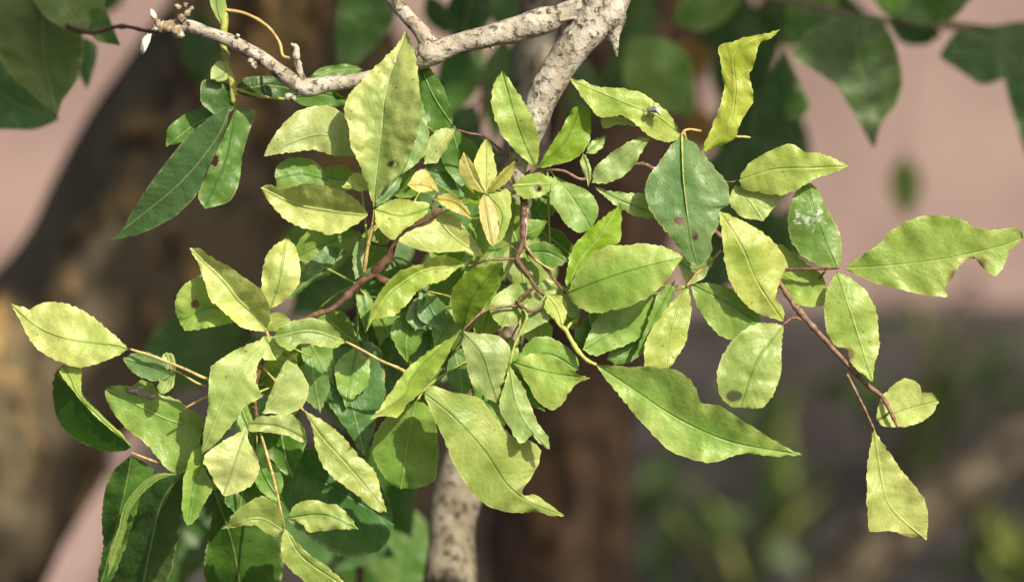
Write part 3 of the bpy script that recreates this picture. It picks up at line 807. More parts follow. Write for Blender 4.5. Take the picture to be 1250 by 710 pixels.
leaf(TC, [(728, 445), (775, 476), (810, 500), (850, 522), (900, 541), (979, 555)],
     [(744, 445), (764, 447), (788, 447), (816, 449), (833, 455), (845, 466), (851, 479), (856, 492), (873, 493), (893, 503), (919, 520), (949, 540)],
     [(735, 457), (750, 475), (770, 500), (795, 528), (818, 550), (842, 559), (871, 565), (892, 557), (914, 553), (949, 557)], z=(24, 44), f=(0.5, 0.05), c=8, col=(0.25, 0.35, 0.06, 0.8), label='long pointed leaf, largest at lower right of centre')
leaf(TC, [(694, 358), (740, 340), (790, 325), (834, 315)], [(699, 342), (706, 330), (722, 311), (744, 299), (764, 300), (783, 297), (805, 300), (824, 307)],
     [(698, 369), (711, 378), (729, 382), (750, 378), (772, 372), (794, 361), (807, 350), (822, 330)], z=(24, 46), f=(-0.1, -0.2), c=16, col='YG', pucker=0.8, label='broad smooth bright leaf right of centre')
leaf(TC, [(693, 354), (708, 318), (735, 285), (758, 247)], [(691, 346), (693, 322), (699, 303), (714, 285), (731, 270), (744, 259)], [(704, 338), (720, 315), (755, 297), (758, 281), (759, 264)], z=(10, 16), f=(-0.2, -0.5), col='V')
leaf(TC, [(800, 356), (758, 395), (711, 426)], [(783, 366), (755, 372), (731, 385), (720, 404)], [(796, 374), (790, 393), (784, 410), (764, 421), (742, 429), (724, 434)], z=(-10, 6), f=(0, -0.2), col='G')
leaf(TC, [(786, 404), (765, 425), (740, 438)], [(770, 410), (750, 422)], [(784, 420), (772, 440), (756, 445)], z=(-24, -20), f=(0, 0), col='M')
leaf(TC, [(655, 345), (628, 370), (612, 399)], [(628, 346), (606, 360), (597, 378)], [(654, 362), (645, 382), (628, 396)], z=(-4, 4), f=(0, -0.2), col='OL')
leaf(TC, [(676, 352), (655, 380), (632, 412)], [(656, 356), (642, 372), (634, 392)], [(684, 375), (668, 392), (648, 402)], z=(0, 6), f=(0, 0), col='P')
leaf(TC, [(668, 360), (680, 375), (687, 397)], [(664, 374), (674, 388)], [(684, 360), (692, 372), (692, 386)], z=(10, 16), f=(0, 0), col='Y', pucker=.6)
leaf(TC, [(660, 344), (690, 362), (706, 390)], [(668, 340), (690, 350), (708, 372)], [(668, 362), (686, 382)], z=(-6, -6), f=(0, 0), col='P')
# young orange rosette
leaf(TC, [(592, 236), (578, 215), (566, 185)], [(576, 230), (563, 215), (560, 200)], [(586, 220), (577, 200)], z=(42, 50), f=(-0.2, 0.5), col='O', pucker=.4, label='young orange leaf of the rosette')
leaf(TC, [(593, 236), (593, 205), (593, 169)], [(584, 218), (579, 198), (586, 179)], [(599, 226), (607, 212), (604, 196), (600, 178)], z=(40, 40), f=(0.2, 0.1), col='Y', pucker=.5)
leaf(TC, [(595, 236), (610, 218), (630, 197)], [(603, 220), (615, 206)], [(607, 231), (618, 224), (626, 212)], z=(42, 50), f=(0.1, 0.1), col=(0.40, 0.34, 0.08, .4), pucker=.4)
leaf(TC, [(591, 237), (596, 268), (602, 301)], [(585, 248), (587, 270), (595, 293)], [(597, 241), (605, 256), (609, 278), (607, 293)], z=(44, 56), f=(0.5, -0.2), col='O', pucker=.4)
leaf(TC, [(596, 237), (614, 262), (604, 299)], [(603, 252), (609, 275)], [(610, 234), (621, 231), (624, 253), (623, 270), (615, 289)], z=(40, 46), f=(0.1, -0.1), col='YG', pucker=.5)
leaf(TC, [(592, 238), (578, 242), (562, 228)], [(580, 230), (570, 224)], [(584, 250), (570, 246)], z=(30, 26), f=(0, 0), col='V', pucker=.5)
leaf(TC, [(600, 256), (578, 285), (560, 322)], [(580, 262), (566, 290)], [(606, 285), (588, 312)], z=(4, 0), f=(0, 0), col='G')
leaf(TC, [(622, 300), (636, 328), (640, 352)], [(612, 318), (622, 342)], [(640, 312), (650, 335)], z=(-20, -16), f=(0, 0), col='P')
leaf(TC, [(642, 285), (655, 280), (670, 270)], [(644, 268), (657, 268)], [(648, 294), (660, 284)], z=(-8, -4), f=(0, 0), col='G')
leaf(TC, [(640, 308), (668, 308), (693, 320)], [(648, 299), (665, 295), (682, 303)], [(656, 319), (676, 326)], z=(0, 6), f=(0.1, 0.1), col='G')

# --- right twig
s = Stem()
s.tube([(640, 215, -14, 3.10), (655, 207, -6, 2.32), (668, 207, 0, 1.71), (689, 209, 2, 1.55), (712, 219, 0, 1.55), (740, 205, -14, 1.71), (775, 200, -16, 1.86), (800, 208, -14, 2.32), (850, 262, -20, 2.79), (905, 308, -14, 3.10), (940, 335, -4, 3.26), (955, 350, 2, 3.41), (971, 374, 6, 3.41), (1002, 409, 10, 3.26), (1036, 446, 12, 3.10), (1058, 469, 12, 3.10), (1076, 483, 12, 2.94), (1086, 500, 14, 2.32), (1096, 522, 16, 1.39)], sides=9, step=4, rough=0.1)
s.tube([(1034, 456, 12, 2.02), (1045, 478, 12, 1.86), (1056, 500, 14, 1.71), (1067, 524, 14, 1.55)], sides=7, step=4)
s.tube([(940, 335, -4, 2.02), (962, 329, 0, 1.86), (995, 328, 4, 1.86), (1024, 327, 8, 1.71)], sides=7, step=4, mi=1)
s.tube([(982, 391, 8, 1.86), (968, 388, 8, 1.71), (956, 396, 10, 1.55)], sides=7, step=3)
s.tube([(880, 306, -6, 1.71), (864, 322, 0, 1.71), (846, 338, 4, 1.86), (838, 350, 6, 1.55)], sides=7, step=4, mi=2)
s.tube([(832, 165, 12, 1.55), (835, 160, 6, 1.55), (842, 158, -4, 1.55), (856, 160, -10, 1.55)], sides=7, step=3, mi=2)
s.tube([(835, 162, 4, 1.86), (846, 200, -26, 2.02), (860, 262, -24, 2.32)], sides=7, step=4, mi=2)
s.tube([(898, 167, 10, 1.55), (908, 167, 8, 1.39), (916, 168, 6, 1.16)], sides=6, step=3, mi=2)
s.tube([(884, 222, -6, 1.08), (895, 222, -4, 1.08), (903, 220, -2, 1.08)], sides=6, step=3)
s.tube([(860, 262, -24, 1.55), (880, 235, -12, 1.24), (890, 222, -6, 1.08)], sides=6, step=3)
s.tube([(1088, 500, 14, 1.16), (1080, 508, 4, 1.08), (1070, 513, 2, 0.93)], sides=6, step=3)
s.tube([(1008, 330, 6, 1.55), (1000, 340, -6, 1.24)], sides=6, step=3)
TR = s.build('twig', [M_RED, M_TWIG, M_PET], tree)

leaf(TR, [(654, 206), (634, 160), (612, 86)], [(638, 193), (621, 176), (607, 152), (600, 128), (602, 105)], [(658, 182), (656, 162), (648, 142), (638, 122), (624, 101)], z=(4, 10), f=(0.1, 0.15), c=8, col='YG')
leaf(TR, [(656, 206), (690, 172), (710, 126)], [(665, 189), (678, 169), (692, 145), (699, 133)], [(672, 203), (690, 199), (709, 189), (720, 172), (722, 152), (720, 135)], z=(4, 14), f=(0.0, -0.35), c=4, col='V')
leaf(TR, [(676, 213), (702, 246), (722, 281)], [(690, 222), (704, 226), (718, 234), (728, 245), (730, 262)], [(672, 231), (672, 246), (681, 259), (692, 275), (707, 284)], z=(-4, 6), f=(-0.1, 0.2), c=6, col='G')
leaf(TR, [(678, 225), (655, 225), (625, 227)], [(673, 217), (656, 211), (640, 215)], [(670, 234), (656, 241), (640, 242), (630, 234)], z=(2, 10), f=(0.1, 0.1), col='YG', holes=[(657, 230, 4, 3.5)])
leaf(TR, [(722, 223), (752, 200), (794, 168)], [(725, 207), (742, 190), (761, 176), (778, 169)], [(739, 224), (758, 217), (774, 202), (786, 182)], z=(4, 10), f=(0.1, 0.05), col='P')
leaf(TR, [(723, 227), (758, 245), (802, 262)], [(744, 233), (766, 235), (790, 238)], [(738, 240), (755, 253), (772, 262), (794, 267)], z=(0, -10), f=(0, 0), col='P')
leaf(TR, [(719, 228), (717, 208), (711, 187)], [(711, 210), (708, 195)], [(722, 212), (718, 195)], z=(2, 6), f=(0.2, 0.2), col='P')
leaf(TR, [(715, 188), (725, 179), (740, 166)], [(721, 174), (731, 168)], [(724, 188), (735, 180)], z=(-6, -6), f=(0, 0), col='P')
leaf(TR, [(832, 164), (800, 140), (760, 124), (695, 96)], [(817, 139), (800, 125), (783, 113), (757, 108), (729, 106), (712, 98)],
     [(827, 170), (813, 174), (793, 166), (776, 152), (759, 141), (737, 144), (726, 138), (715, 124), (703, 108)], z=(10, 22), f=(-0.1, 0.05), c=10, col='YG', label='long leaf at the top with a grey insect on it')
leaf(TR, [(780, 155), (757, 146), (733, 146)], [(768, 146), (750, 141)], [(755, 152), (738, 158)], z=(2, 2), f=(0, -0.3), col='Y', pucker=.4)
leaf(TR, [(856, 186), (890, 150), (898, 110), (896, 70), (912, 52), (953, 36)], [(868, 158), (878, 131), (884, 107), (880, 79), (877, 57), (893, 51), (909, 46), (934, 41)],
     [(878, 178), (897, 169), (902, 155), (911, 138), (920, 120), (915, 93), (923, 72), (927, 54), (942, 46)], z=(10, 24), f=(-0.1, -0.25), col=(0.30, 0.36, 0.03, 0.5), pucker=1.2, label='upright twisted leaf standing tallest at upper right')
leaf(TR, [(832, 165), (833, 215), (838, 253), (844, 297), (852, 325)], [(818, 179), (805, 198), (792, 215), (787, 231), (791, 251), (802, 270), (816, 286), (832, 308), (842, 320)],
     [(849, 176), (865, 196), (879, 212), (889, 225), (889, 248), (877, 259), (878, 273), (869, 289), (870, 305), (862, 318)], z=(18, 30), f=(-0.1, 0.05), c=14, col=(0.135, 0.235, 0.09, 0.2), holes=[(829, 270, 6, 4), (848, 288, 3.5, 5)], pucker=0.8, label='large blue green leaf hanging with pale midrib and holes')
leaf(TR, [(826, 318), (848, 330), (872, 318)], [(836, 312), (860, 308)], [(838, 346), (858, 340)], z=(0, 4), f=(0, 0), col='P')
leaf(TR, [(902, 220), (945, 207), (990, 205), (1037, 203)], [(913, 200), (937, 186), (958, 176), (971, 177), (984, 186), (1002, 187), (1023, 196)],
     [(906, 230), (923, 234), (951, 238), (971, 232), (992, 220), (1013, 212)], z=(8, 20), f=(0.0, -0.2), c=8, col=(0.25, 0.34, 0.07, 0.6))
leaf(TR, [(897, 226), (915, 245), (932, 270)], [(890, 247), (906, 265)], [(925, 232), (954, 239), (942, 257)], z=(-4, 2), f=(0, 0), col='P')
leaf(TR, [(956, 392), (925, 345), (905, 300), (877, 256)], [(923, 381), (901, 361), (888, 335), (884, 308), (881, 282)], [(957, 378), (947, 361), (952, 343), (960, 322), (949, 300), (932, 284), (906, 269)], z=(16, 30), f=(-0.1, -0.2), c=10, col=(0.28, 0.36, 0.055, 0.9))
leaf(TR, [(1022, 328), (1000, 275), (984, 221)], [(1002, 324), (980, 313), (964, 291), (962, 265), (969, 239)], [(1027, 317), (1027, 295), (1021, 274), (1008, 252), (997, 230)], z=(8, 6), f=(-0.2, -0.15), col=(0.16, 0.25, 0.05, 0.3))
leaf(TR, [(1030, 327), (1085, 324), (1146, 317), (1189, 308), (1220, 301), (1249, 290)],
     [(1058, 308), (1076, 295), (1089, 280), (1119, 265), (1146, 263), (1172, 267), (1189, 276), (1211, 280), (1243, 279)],
     [(1058, 341), (1093, 352), (1124, 359), (1158, 362), (1153, 351), (1163, 339), (1173, 322), (1189, 315), (1202, 328), (1216, 337), (1226, 324), (1234, 306)], z=(8, 24), f=(0.1, 0.1), c=6, scars=[(1166, 346, 8, 16), (1189, 319, 16, 5)], col=(0.27, 0.35, 0.065, 0.85), label='long bitten leaf reaching to the right edge')
leaf(TR, [(1022, 331), (1038, 380), (1066, 466)], [(1010, 352), (1006, 378), (1010, 405), (1019, 422), (1034, 426), (1037, 440), (1050, 454)], [(1041, 341), (1058, 356), (1069, 378), (1074, 418), (1067, 448)], z=(10, 24), f=(0.0, -0.1), scars=[(1034, 432, 8, 7)], col='YG')
leaf(TR, [(957, 396), (925, 440), (905, 498)], [(927, 394), (906, 404), (888, 422), (878, 444), (875, 460), (878, 480), (890, 494)], [(954, 426), (954, 452), (945, 479), (932, 496), (917, 498)], z=(12, 26), f=(-0.1, -0.1), c=6, col=(0.31, 0.36, 0.09, 0.8), holes=[(896, 483, 9, 6)])
leaf(TR, [(843, 347), (885, 368), (932, 398)], [(860, 345), (888, 350), (908, 364), (925, 380)], [(848, 366), (860, 388), (873, 404), (888, 414), (912, 410)], z=(0, 8), f=(0, 0), col='G')
leaf(TR, [(1003, 334), (980, 345), (946, 330)], [(985, 322), (965, 306), (950, 298)], [(1009, 352), (1006, 372), (980, 373), (960, 360)], z=(-14, -20), f=(0, 0), col='YG')
leaf(TR, [(1070, 513), (1105, 500), (1146, 489)], [(1073, 490), (1086, 474), (1102, 462), (1119, 465), (1126, 478), (1138, 479)], [(1080, 520), (1098, 521), (1119, 517), (1137, 507)], z=(2, 8), f=(0.1, 0.1), col='Y')
leaf(TR, [(1067, 523), (1077, 588), (1090, 622), (1131, 659)], [(1060, 557), (1058, 588), (1058, 618), (1062, 648), (1085, 647), (1102, 652)], [(1080, 544), (1102, 575), (1119, 596), (1131, 614), (1133, 637)], z=(14, 18), f=(0.0, 0.05), scars=[(1092, 654, 38, 2)], col='Y', label='hanging yellow leaf cut off square, lowest at right')
leaf(TR, [(838, 349), (822, 395), (815, 452)], [(821, 368), (805, 388), (794, 404), (787, 423), (787, 447), (800, 450)], [(843, 363), (843, 385), (839, 410), (832, 427)], z=(4, 18), f=(0.1, -0.25), col='YG')
leaf(TR, [(824, 342), (804, 380), (769, 442)], [(802, 360), (794, 382), (788, 401), (777, 426)], [(820, 366), (806, 388), (792, 412), (783, 432)], z=(-2, 6), f=(0.2, 0.1), col='G')

def midrib(twig, pts, zs, rad, material):
    s = Stem()
    n_ = len(pts) - 1
    s.tube([(x, y, zs[i], rad * (1 - 0.75 * i / n_)) for i, (x, y) in enumerate(pts)], sides=6, step=5, rough=0.02)
    s.build('midrib', [material], twig)
midrib(TR, [(832, 165), (833, 190), (834, 215), (838, 253), (843, 290)], [19, 31, 37, 40, 36], 1.5, M_GST)
# inner leaves filling the depth of the spray
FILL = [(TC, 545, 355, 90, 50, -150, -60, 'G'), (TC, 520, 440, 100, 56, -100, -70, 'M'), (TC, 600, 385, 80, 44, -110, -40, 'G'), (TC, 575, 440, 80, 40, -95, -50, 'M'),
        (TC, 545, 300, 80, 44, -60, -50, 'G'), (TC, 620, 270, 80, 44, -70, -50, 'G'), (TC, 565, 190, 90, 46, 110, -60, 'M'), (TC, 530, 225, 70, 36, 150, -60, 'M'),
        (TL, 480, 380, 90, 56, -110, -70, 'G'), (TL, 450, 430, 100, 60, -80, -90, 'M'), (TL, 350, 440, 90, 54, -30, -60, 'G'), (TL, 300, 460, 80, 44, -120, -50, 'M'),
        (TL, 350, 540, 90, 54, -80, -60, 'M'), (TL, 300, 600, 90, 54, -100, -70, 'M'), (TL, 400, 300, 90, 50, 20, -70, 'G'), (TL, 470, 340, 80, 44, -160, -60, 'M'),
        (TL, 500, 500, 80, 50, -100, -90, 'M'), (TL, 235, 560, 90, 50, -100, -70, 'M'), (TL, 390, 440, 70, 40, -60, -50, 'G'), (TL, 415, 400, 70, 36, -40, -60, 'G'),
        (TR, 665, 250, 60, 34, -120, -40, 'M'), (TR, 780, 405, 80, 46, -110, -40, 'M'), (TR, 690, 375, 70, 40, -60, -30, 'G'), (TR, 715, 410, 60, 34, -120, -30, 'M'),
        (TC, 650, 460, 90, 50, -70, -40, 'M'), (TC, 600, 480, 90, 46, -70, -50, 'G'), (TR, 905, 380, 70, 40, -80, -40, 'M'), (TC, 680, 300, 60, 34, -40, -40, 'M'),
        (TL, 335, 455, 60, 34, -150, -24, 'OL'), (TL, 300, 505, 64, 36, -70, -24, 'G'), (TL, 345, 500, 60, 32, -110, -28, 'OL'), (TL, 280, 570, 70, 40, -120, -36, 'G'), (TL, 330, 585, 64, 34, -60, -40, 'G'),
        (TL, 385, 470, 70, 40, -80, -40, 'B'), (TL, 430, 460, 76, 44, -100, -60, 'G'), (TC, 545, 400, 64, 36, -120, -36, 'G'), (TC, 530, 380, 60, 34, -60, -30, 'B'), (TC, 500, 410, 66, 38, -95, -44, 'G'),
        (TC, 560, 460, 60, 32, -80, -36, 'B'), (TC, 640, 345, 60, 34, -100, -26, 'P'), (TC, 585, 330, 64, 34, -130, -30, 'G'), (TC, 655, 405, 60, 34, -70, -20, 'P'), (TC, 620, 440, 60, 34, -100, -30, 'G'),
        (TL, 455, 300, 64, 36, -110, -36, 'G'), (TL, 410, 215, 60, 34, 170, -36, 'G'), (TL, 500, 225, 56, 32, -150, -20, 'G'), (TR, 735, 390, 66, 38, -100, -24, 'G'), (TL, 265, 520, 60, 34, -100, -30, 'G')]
ANCHOR = {TL.name: [(330, 420, 0), (312, 480, 0), (436, 347, 2), (475, 314, 8), (449, 300, 18)],
          TC.name: [(637, 300, 0), (633, 370, 8), (640, 391, 8), (590, 380, 16), (622, 236, 0)],
          TR.name: [(668, 207, 0), (775, 200, -16), (850, 262, -20), (905, 308, -14), (838, 350, 6)]}
STALK = {TL.name: Stem(), TC.name: Stem(), TR.name: Stem()}
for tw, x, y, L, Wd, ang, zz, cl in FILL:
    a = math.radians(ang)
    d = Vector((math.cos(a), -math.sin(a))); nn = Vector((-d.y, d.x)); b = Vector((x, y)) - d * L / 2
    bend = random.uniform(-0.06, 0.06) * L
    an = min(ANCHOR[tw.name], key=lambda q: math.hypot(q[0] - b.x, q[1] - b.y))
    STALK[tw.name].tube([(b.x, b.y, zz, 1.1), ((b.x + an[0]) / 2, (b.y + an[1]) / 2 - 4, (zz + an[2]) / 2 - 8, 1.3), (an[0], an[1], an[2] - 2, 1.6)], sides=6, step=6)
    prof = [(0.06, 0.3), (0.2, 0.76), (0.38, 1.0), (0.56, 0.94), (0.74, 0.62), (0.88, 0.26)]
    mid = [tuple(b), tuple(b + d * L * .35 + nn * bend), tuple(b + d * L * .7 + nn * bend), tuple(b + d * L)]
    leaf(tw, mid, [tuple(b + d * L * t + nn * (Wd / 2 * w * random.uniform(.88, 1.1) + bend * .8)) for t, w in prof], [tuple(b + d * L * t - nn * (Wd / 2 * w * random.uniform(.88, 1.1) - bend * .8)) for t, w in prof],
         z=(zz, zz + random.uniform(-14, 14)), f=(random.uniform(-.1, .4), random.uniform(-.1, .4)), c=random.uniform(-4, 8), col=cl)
for tw in (TL, TC, TR):
    STALK[tw.name].build('stalk', [M_GST], tw)
# --- shaded twig hanging at the upper left of the arm
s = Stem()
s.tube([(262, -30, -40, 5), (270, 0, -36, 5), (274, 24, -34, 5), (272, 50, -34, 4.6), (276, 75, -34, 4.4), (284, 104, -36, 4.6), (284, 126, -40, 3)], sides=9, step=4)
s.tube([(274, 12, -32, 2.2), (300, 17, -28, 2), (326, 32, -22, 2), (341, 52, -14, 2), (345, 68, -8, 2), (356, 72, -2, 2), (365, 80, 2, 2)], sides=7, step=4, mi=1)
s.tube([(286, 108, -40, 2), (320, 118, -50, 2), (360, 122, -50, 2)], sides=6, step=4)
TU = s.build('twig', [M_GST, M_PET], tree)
leaf(TU, [(282, 128), (262, 172), (215, 228), (134, 293)], [(258, 142), (233, 162), (210, 189), (189, 216), (165, 252), (148, 282)], [(276, 155), (262, 189), (249, 214), (238, 240), (212, 265), (172, 285)], z=(-30, -120), f=(0.0, 0.1), c=10, crisp=0.35, col=(0.085, 0.155, 0.045, .1), pucker=0.6, label='long drooping green leaf in the shade at upper left')  # shade on this twig's leaves is partly put into their darker green
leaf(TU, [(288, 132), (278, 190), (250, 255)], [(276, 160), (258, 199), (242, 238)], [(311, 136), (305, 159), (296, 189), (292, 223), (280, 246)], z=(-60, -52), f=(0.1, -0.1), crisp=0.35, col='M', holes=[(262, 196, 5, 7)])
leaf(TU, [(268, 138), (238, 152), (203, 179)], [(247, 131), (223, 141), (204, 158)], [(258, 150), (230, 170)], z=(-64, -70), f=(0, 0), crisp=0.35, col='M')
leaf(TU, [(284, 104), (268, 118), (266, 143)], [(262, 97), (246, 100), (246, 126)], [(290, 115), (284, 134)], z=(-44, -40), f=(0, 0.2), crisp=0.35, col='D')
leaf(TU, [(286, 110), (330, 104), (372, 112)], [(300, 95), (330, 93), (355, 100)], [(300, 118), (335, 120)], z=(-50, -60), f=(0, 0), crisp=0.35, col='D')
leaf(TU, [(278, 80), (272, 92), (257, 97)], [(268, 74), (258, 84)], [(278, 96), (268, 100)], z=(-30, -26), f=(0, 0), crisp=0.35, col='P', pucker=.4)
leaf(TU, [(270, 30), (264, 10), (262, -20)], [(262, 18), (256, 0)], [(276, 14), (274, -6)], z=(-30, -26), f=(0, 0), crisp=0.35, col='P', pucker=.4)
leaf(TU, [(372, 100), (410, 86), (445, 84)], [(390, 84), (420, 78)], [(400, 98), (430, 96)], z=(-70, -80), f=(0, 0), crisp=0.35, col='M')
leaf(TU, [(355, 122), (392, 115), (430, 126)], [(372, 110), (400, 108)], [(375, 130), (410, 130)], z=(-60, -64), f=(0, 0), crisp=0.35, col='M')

# --- twig end with blurred leaves at the top left corner
s = Stem()
s.tube([(192, 38, -10, 3), (176, 37, -60, 2.5), (158, 33, -180, 2.4), (140, 33, -330, 2.4), (105, 40, -430, 2.6), (60, 20, -560, 4), (20, -20, -600, 5)], sides=7, step=4)
TX = s.build('twig', [M_TWIG], tree)
def far(twig, col, mid, A, B, D, f=(0, 0), **kw):
    z = (D0 - D) / K
    return leaf(twig, mid, A, B, z=(z, z + 12), f=f, col=col, crisp=0.4, **kw)
far(TX, 'M', [(108, 40), (118, 30), (147, 56)], [(110, 10), (130, 15)], [(118, 50), (135, 54)], 3.22)
far(TX, (0.24, 0.30, 0.10, .4), [(106, 41), (85, 12), (60, -35)], [(80, 36), (54, 20), (38, -5), (40, -30)], [(118, 45), (128, 10), (120, -30)], 3.24)
far(TX, (0.085, 0.15, 0.022, .3), [(55, -20), (52, 60), (70, 145)], [(-10, 0), (-8, 50), (10, 88), (34, 111), (54, 128)], [(85, 15), (102, 50), (96, 94), (76, 124)], 3.28, label='blurred green leaf hanging in the top left corner')
far(TX, 'T', [(-40, 60), (10, 120), (73, 146)], [(0, 70), (30, 100), (51, 122)], [(-30, 150), (10, 158), (44, 158)], 3.36)
far(TX, 'T', [(98, 44), (104, 70), (106, 109)], [(95, 60), (97, 90)], [(118, 55), (116, 80)], 3.40)

# ------------------------------------------------------------------ blurred leafy branches behind
def sprig(name_label, stem_pts, leaves, material=M_TWIG, group=None):
    p0 = stem_pts[0]
    root = thing('leafy_branch', at(p0[0], p0[1], D=p0[2]), name_label, 'branch', group)
    s = Stem()
    s.tube(stem_pts, D='m', sides=8, step=8, rough=0.1)
    spine = catmull([Vector(p) for p in stem_pts], 24)
    for (x, y, L, Wd, ang, D, col) in leaves:
        a = math.radians(ang)
        bx, by = x - math.cos(a) * L / 2, y + math.sin(a) * L / 2
        q = min(spine, key=lambda c: math.hypot(c[0] - bx, c[1] - by))
        s.tube([(bx, by, D, 1.4), ((bx + q[0]) / 2, (by + q[1]) / 2 - 5, (D + q[2]) / 2, 1.6), (q[0], q[1], q[2], 2)], D='m', sides=6, step=8)
    tw = s.build('twig', [material], root)
    for (x, y, L, Wd, ang, D, col) in leaves:
        a = math.radians(ang)
        d = Vector((math.cos(a), -math.sin(a)))
        nn = Vector((-d.y, d.x))
        b = Vector((x, y)) - d * L / 2
        prof = [(0.08, 0.35), (0.22, 0.78), (0.4, 1.0), (0.58, 0.92), (0.76, 0.58), (0.9, 0.22)]
        mid = [tuple(b), tuple(b + d * L * 0.35 + nn * L * 0.02), tuple(b + d * L * 0.7 + nn * L * 0.02), tuple(b + d * L)]
        A = [tuple(b + d * L * t + nn * Wd / 2 * w) for t, w in prof]
        B = [tuple(b + d * L * t - nn * Wd / 2 * w) for t, w in prof]
        far(root, col, mid, A, B, D, f=(random.uniform(-.3, .3), random.uniform(-.3, .3)))
    return root

# top right, nearest of the blurred ones
tr = thing('leafy_branch', at(1260, 20, D=3.75), 'blurred dark leaves on a branch across the top right corner', 'branch')
s = Stem()
s.tube([(1600, -260, 3.85, 10), (1400, 0, 3.75, 8), (1250, 38, 3.7, 7), (1150, 30, 3.65, 6), (1080, 25, 3.6, 5), (1040, 18, 3.6, 4), (960, 0, 3.6, 4), (900, -10, 3.6, 3)], D='m', sides=8, step=8)
s.build('twig', [M_LIMB], tr)
far(tr, (0.07, 0.14, 0.035, .2), [(1040, 18), (1050, 90), (1067, 182)], [(990, 36), (966, 66), (999, 89), (1023, 107), (1045, 143)], [(1072, 20), (1093, 55), (1101, 93), (1096, 124), (1076, 150)], 3.5, label='dark pointed leaf hanging before the pink wall')
far(tr, 'D', [(958, 60), (955, 130), (930, 218)], [(942, 90), (922, 131), (914, 175)], [(982, 113), (989, 130), (975, 153), (985, 182), (960, 205)], 3.6)
far(tr, 'M', [(1060, -10), (1120, 5), (1190, -6)], [(1080, 17), (1123, 31), (1162, 24)], [(1090, -30), (1150, -30)], 3.6)
far(tr, 'T', [(1275, 30), (1210, 60), (1146, 70)], [(1250, 26), (1200, 34), (1164, 42)], [(1250, 84), (1200, 104), (1180, 92)], 3.65)
far(tr, 'T', [(1240, 55), (1250, 130), (1262, 220)], [(1226, 90), (1238, 144)], [(1285, 90), (1280, 160)], 3.65)
far(tr, 'G', [(990, -30), (985, 10), (1010, 40)], [(960, -10), (965, 25)], [(1020, -10), (1022, 20)], 3.8)
far(tr, 'M', [(1040, 15), (1000, 40), (955, 38)], [(1010, 10), (970, 15)], [(1010, 60), (975, 58)], 3.75)
far(tr, 'D', [(1080, 22), (1110, 40), (1150, 42)], [(1100, 20), (1135, 25)], [(1100, 52), (1130, 55)], 3.75)

sprig('large soft green leaves blurred right of the pale branch at top', [(860, -160, 4.0, 5), (850, -40, 4.0, 5), (835, 30, 4.0, 4), (800, 60, 4.0, 3)],
      [(808, 95, 125, 85, -50, 3.75, 'G'), (865, 10, 95, 50, 20, 3.8, 'G'), (770, 30, 110, 60, -110, 4.1, 'M'), (900, 160, 120, 60, -100, 4.2, 'D'), (745, 110, 90, 50, -120, 4.2, 'D'), (930, 40, 80, 50, -60, 4.1, 'D'), (850, 70, 60, 36, -70, 4.4, (0.42, 0.20, 0.05, 0.3)), (855, 160, 60, 40, -80, 4.4, (0.42, 0.18, 0.04, 0.3))])
sprig('blurred dark green leaves between the twigs at top centre', [(520, -160, 3.75, 5), (560, -30, 3.7, 5), (580, 40, 3.7, 4), (590, 120, 3.7, 3), (575, 200, 3.7, 3)],
      [(445, 20, 170, 70, -112, 3.55, 'M'), (572, 20, 100, 55, -100, 3.65, 'D'), (560, 95, 130, 55, -110, 3.7, 'M'), (625, 20, 90, 50, -70, 3.75, 'M'), (610, 110, 130, 50, -95, 3.8, 'M'), (550, 180, 120, 60, -120, 3.6, 'T'), (590, 215, 110, 60, -80, 3.55, 'M'), (535, 20, 60, 30, -60, 3.8, 'D')])
sprig('blurred green leaves low behind the left cluster', [(160, 900, 3.9, 7), (210, 760, 3.8, 6), (240, 640, 3.75, 5), (270, 520, 3.75, 4), (290, 430, 3.75, 3), (380, 300, 3.7, 3)],
      [(240, 425, 150, 95, 20, 3.75, 'M'), (300, 445, 120, 80, -20, 3.75, 'M'), (390, 300, 110, 70, 10, 3.6, 'G'), (400, 345, 120, 80, -140, 3.65, 'T'), (225, 660, 150, 80, -110, 3.6, 'D'), (255, 600, 110, 60, -80, 3.6, 'D'), (330, 520, 130, 80, -60, 3.6, 'D'), (380, 600, 150, 90, -20, 3.7, 'M'), (300, 690, 120, 90, -90, 3.6, 'D')])
sprig('blurred bluish leaves behind the bottom of the pale trunk', [(420, 900, 3.7, 6), (430, 780, 3.6, 6), (440, 680, 3.55, 5), (430, 560, 3.5, 4), (480, 430, 3.5, 3)],
      [(400, 640, 180, 130, -25, 3.42, 'T'), (470, 600, 130, 80, -60, 3.45, 'M'), (490, 680, 130, 80, -100, 3.6, 'M'), (450, 690, 110, 70, -40, 3.7, 'D'), (470, 440, 140, 90, -70, 3.4, 'T'), (500, 410, 120, 80, -110, 3.4, 'T'), (540, 430, 110, 60, -60, 3.45, 'M'), (420, 470, 120, 80, -90, 3.5, 'M'), (340, 590, 110, 70, -70, 3.5, 'M')])
sprig('blurred green leaves behind the young rosette at centre', [(700, -40, 3.65, 5), (690, 120, 3.6, 4), (640, 260, 3.5, 4), (600, 330, 3.45, 3), (560, 380, 3.4, 2)],
      [(570, 270, 120, 60, -120, 3.35, 'M'), (545, 330, 110, 60, -150, 3.35, 'M'), (600, 300, 90, 50, -70, 3.3, 'G'), (530, 400, 110, 60, -100, 3.35, 'M'), (540, 230, 110, 50, -130, 3.4, 'T'), (470, 310, 110, 60, -120, 3.4, 'T'), (700, 110, 110, 60, -80, 3.7, 'D'), (655, 330, 90, 50, -80, 3.4, 'G')])

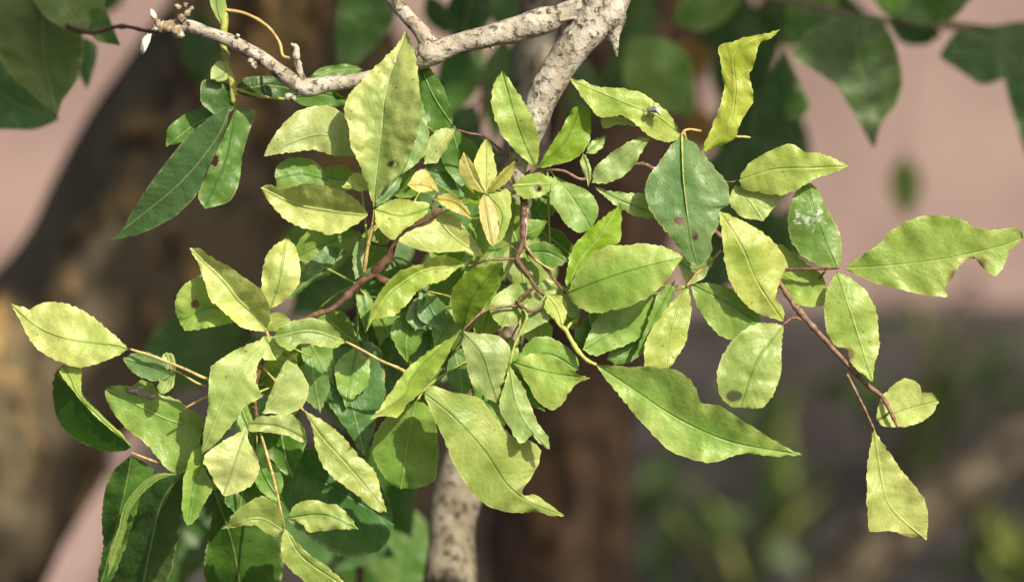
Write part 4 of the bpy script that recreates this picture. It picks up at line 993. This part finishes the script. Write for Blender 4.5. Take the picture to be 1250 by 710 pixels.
sprig('dark leaves blurred in the shade between centre trunk and pink wall', [(980, -200, 4.5, 6), (950, -60, 4.4, 6), (930, 60, 4.35, 5), (925, 180, 4.3, 4), (915, 290, 4.3, 3)],
      [(905, 90, 130, 80, -100, 4.3, 'D'), (945, 200, 150, 80, -110, 4.3, 'D'), (890, 240, 130, 80, -80, 4.3, 'D'), (930, 300, 130, 80, -70, 4.4, 'D'), (960, 20, 130, 80, -160, 4.4, 'M'), (870, 320, 120, 80, -110, 4.4, 'D'), (1010, 10, 110, 60, -10, 4.3, 'D'), (880, 30, 120, 70, -120, 4.5, 'D'), (980, 290, 90, 60, -60, 4.5, 'M')])
sprig('dark blurred leaves left of the drooping shaded leaf at top', [(150, -200, 4.3, 5), (200, -80, 4.2, 5), (240, 0, 4.2, 4), (250, 40, 4.2, 3)],
      [(245, 60, 100, 50, -90, 4.1, 'D'), (120, -5, 90, 50, -150, 4.2, 'D')])

# low plants far behind, lower right
def shrub(label, x, y, D, spread, count, cols, seed):
    rs = random.Random(seed)
    g = at(x, y, D=D)
    root = thing('shrub', (g.x, g.y, 0), label, 'shrub', 'low shrubs growing before the pink wall')
    s = Stem()
    tips = []
    for k in range(5):
        tip = g + Vector((rs.uniform(-1, 1) * spread * 0.8, rs.uniform(-.2, .2), rs.uniform(-.5, 0.5) * spread))
        b = Vector((g.x + rs.uniform(-.04, .04), g.y, -0.02))
        m_ = b.lerp(tip, 0.55) + Vector((rs.uniform(-.03, .03), 0, 0.03))
        s.tube3([b, m_, tip], [0.008, 0.006, 0.002], sides=6)
        tips += [m_, tip, m_.lerp(tip, .5)]
    s.build('stem', [M_GST], root)
    v, fcs, span, metric = [], [], [], []
    for k in range(count):
        t_ = rs.choice(tips)
        p = t_ + Vector((rs.gauss(0, 1), rs.gauss(0, 1), rs.gauss(0, 1))) * spread * 0.28
        L, Wd = rs.uniform(0.06, 0.10), rs.uniform(0.016, 0.026)
        e = Euler((rs.uniform(-.9, .9), rs.uniform(-.2, 1.0), rs.uniform(0, 6.28))).to_matrix()
        b0 = len(v)
        for q_, uv in (((0, 0, 0), (0, 0)), ((L * .4, Wd, .006), (.4, 1)), ((L, 0, -.01), (1, 0)), ((L * .4, -Wd, .006), (.4, -1)), ((L * .45, 0, 0), (.45, 0))):
            v.append(p + e @ Vector(q_)); span.append(uv); metric.append((uv[0] * L, uv[1] * Wd))
        fcs += [(b0, b0 + 3, b0 + 4), (b0 + 3, b0 + 2, b0 + 4), (b0 + 2, b0 + 1, b0 + 4), (b0 + 1, b0, b0 + 4)]
    o = mesh_obj('foliage', v, fcs, M_LEAF, root)
    add_uv(o.data, span, metric)
    o.color = cols
    o['kind'] = 'stuff'

shrub('blurred shrub below the long pointed leaf', 905, 640, 7.6, 0.16, 40, (0.05, 0.105, 0.022, .2), 3)
shrub('faint green shrub below the bitten leaf at right', 1105, 400, 8.2, 0.14, 40, (0.05, 0.105, 0.022, .2), 5)
shrub('blurred shrub low at the bottom right corner', 1240, 610, 7.2, 0.07, 18, (0.05, 0.105, 0.022, .2), 8)
shrub('blurred shrub between the twig and hanging leaf', 960, 470, 8.0, 0.14, 30, (0.05, 0.105, 0.022, .2), 9)
sprig('single blurred leaf hanging before the pink wall at right', [(1150, -200, 5.8, 1), (1118, 60, 5.8, .8), (1106, 180, 5.8, .8), (1105, 205, 5.8, .8)], [(1105, 230, 80, 40, -88, 5.7, 'G')])

# ------------------------------------------------------------------ small things on the leaves
s = Stem()
b = at(799, 134, 34)
s.lump(b, 5.0 * K, seed=2, squash=(1.1, 0.8, 0.8), rough=0.25)
s.lump(at(793, 134, 35), 3.2 * K, seed=4, rough=0.2)
insect = s.build('body', [M_GREY], None)
ins = thing('insect', b, 'tiny grey insect sitting on the long leaf at the top', 'insect')
insect.parent = ins
insect.location = WORLD_AT[insect.name] - b
s = Stem()
s.tube([(801, 132, 38, 2.4), (804, 136, 38, 3), (806, 141, 36, 1)], sides=8, step=2)
s.build('wing', [M_WHITE], ins)
for k, (dx, dy) in enumerate([(-8, 8), (0, 10), (8, 7), (-8, -6), (8, -6), (0, -8)]):
    s = Stem()
    s.tube([(798, 134, 34, 0.5), (798 + dx * .6, 134 + dy * .6, 36, 0.5), (798 + dx, 134 + dy, 28, 0.4)], sides=5, step=3)
    s.build('leg', [M_GREY], ins)

s = Stem()
for k, (x, y, r, sq) in enumerate([(164, 477, 6, (1.4, .4, .5)), (176, 481, 6, (1.6, .4, .55)), (171, 474, 4, (1.5, .4, .5)), (186, 484, 4, (1.3, .4, .6)), (158, 474, 3.5, (1, .4, .7))]):
    s.lump(at(x, y, -30), r * K, seed=k * 2.7, squash=sq, rough=0.7)
g = s.build('gall', [M_GALL], TL)
s = Stem()
for k, (x, y, r, sq) in enumerate([(492, 78, 6, (.7, .5, 1.1)), (484, 76, 5, (1.2, .5, .7)), (478, 84, 4, (1, .5, .8)), (487, 101, 3.5, (1.6, .4, .6)), (481, 105, 3, (1.2, .4, .6)), (474, 80, 3, (1, .4, .7))]):
    s.lump(at(x, y, 34), r * K, seed=k * 3.3, squash=sq, rough=0.9)
dr = s.build('dropping', [M_DROP], TL)
dr['label'] = 'white crusty stain on the large upright leaf'
web_rim = [(963, 274), (972, 266), (970, 252), (981, 258), (989, 246), (994, 257), (1008, 252), (1002, 264), (1010, 274), (997, 271), (992, 286), (985, 273)]
wv = [at(988, 264, 15)] + [at(x, y, 13) for x, y in web_rim]
wf = [(0, 1 + k, 1 + (k + 1) % len(web_rim)) for k in range(len(web_rim))]
mesh_obj('web', wv, wf, M_WEB, TR)
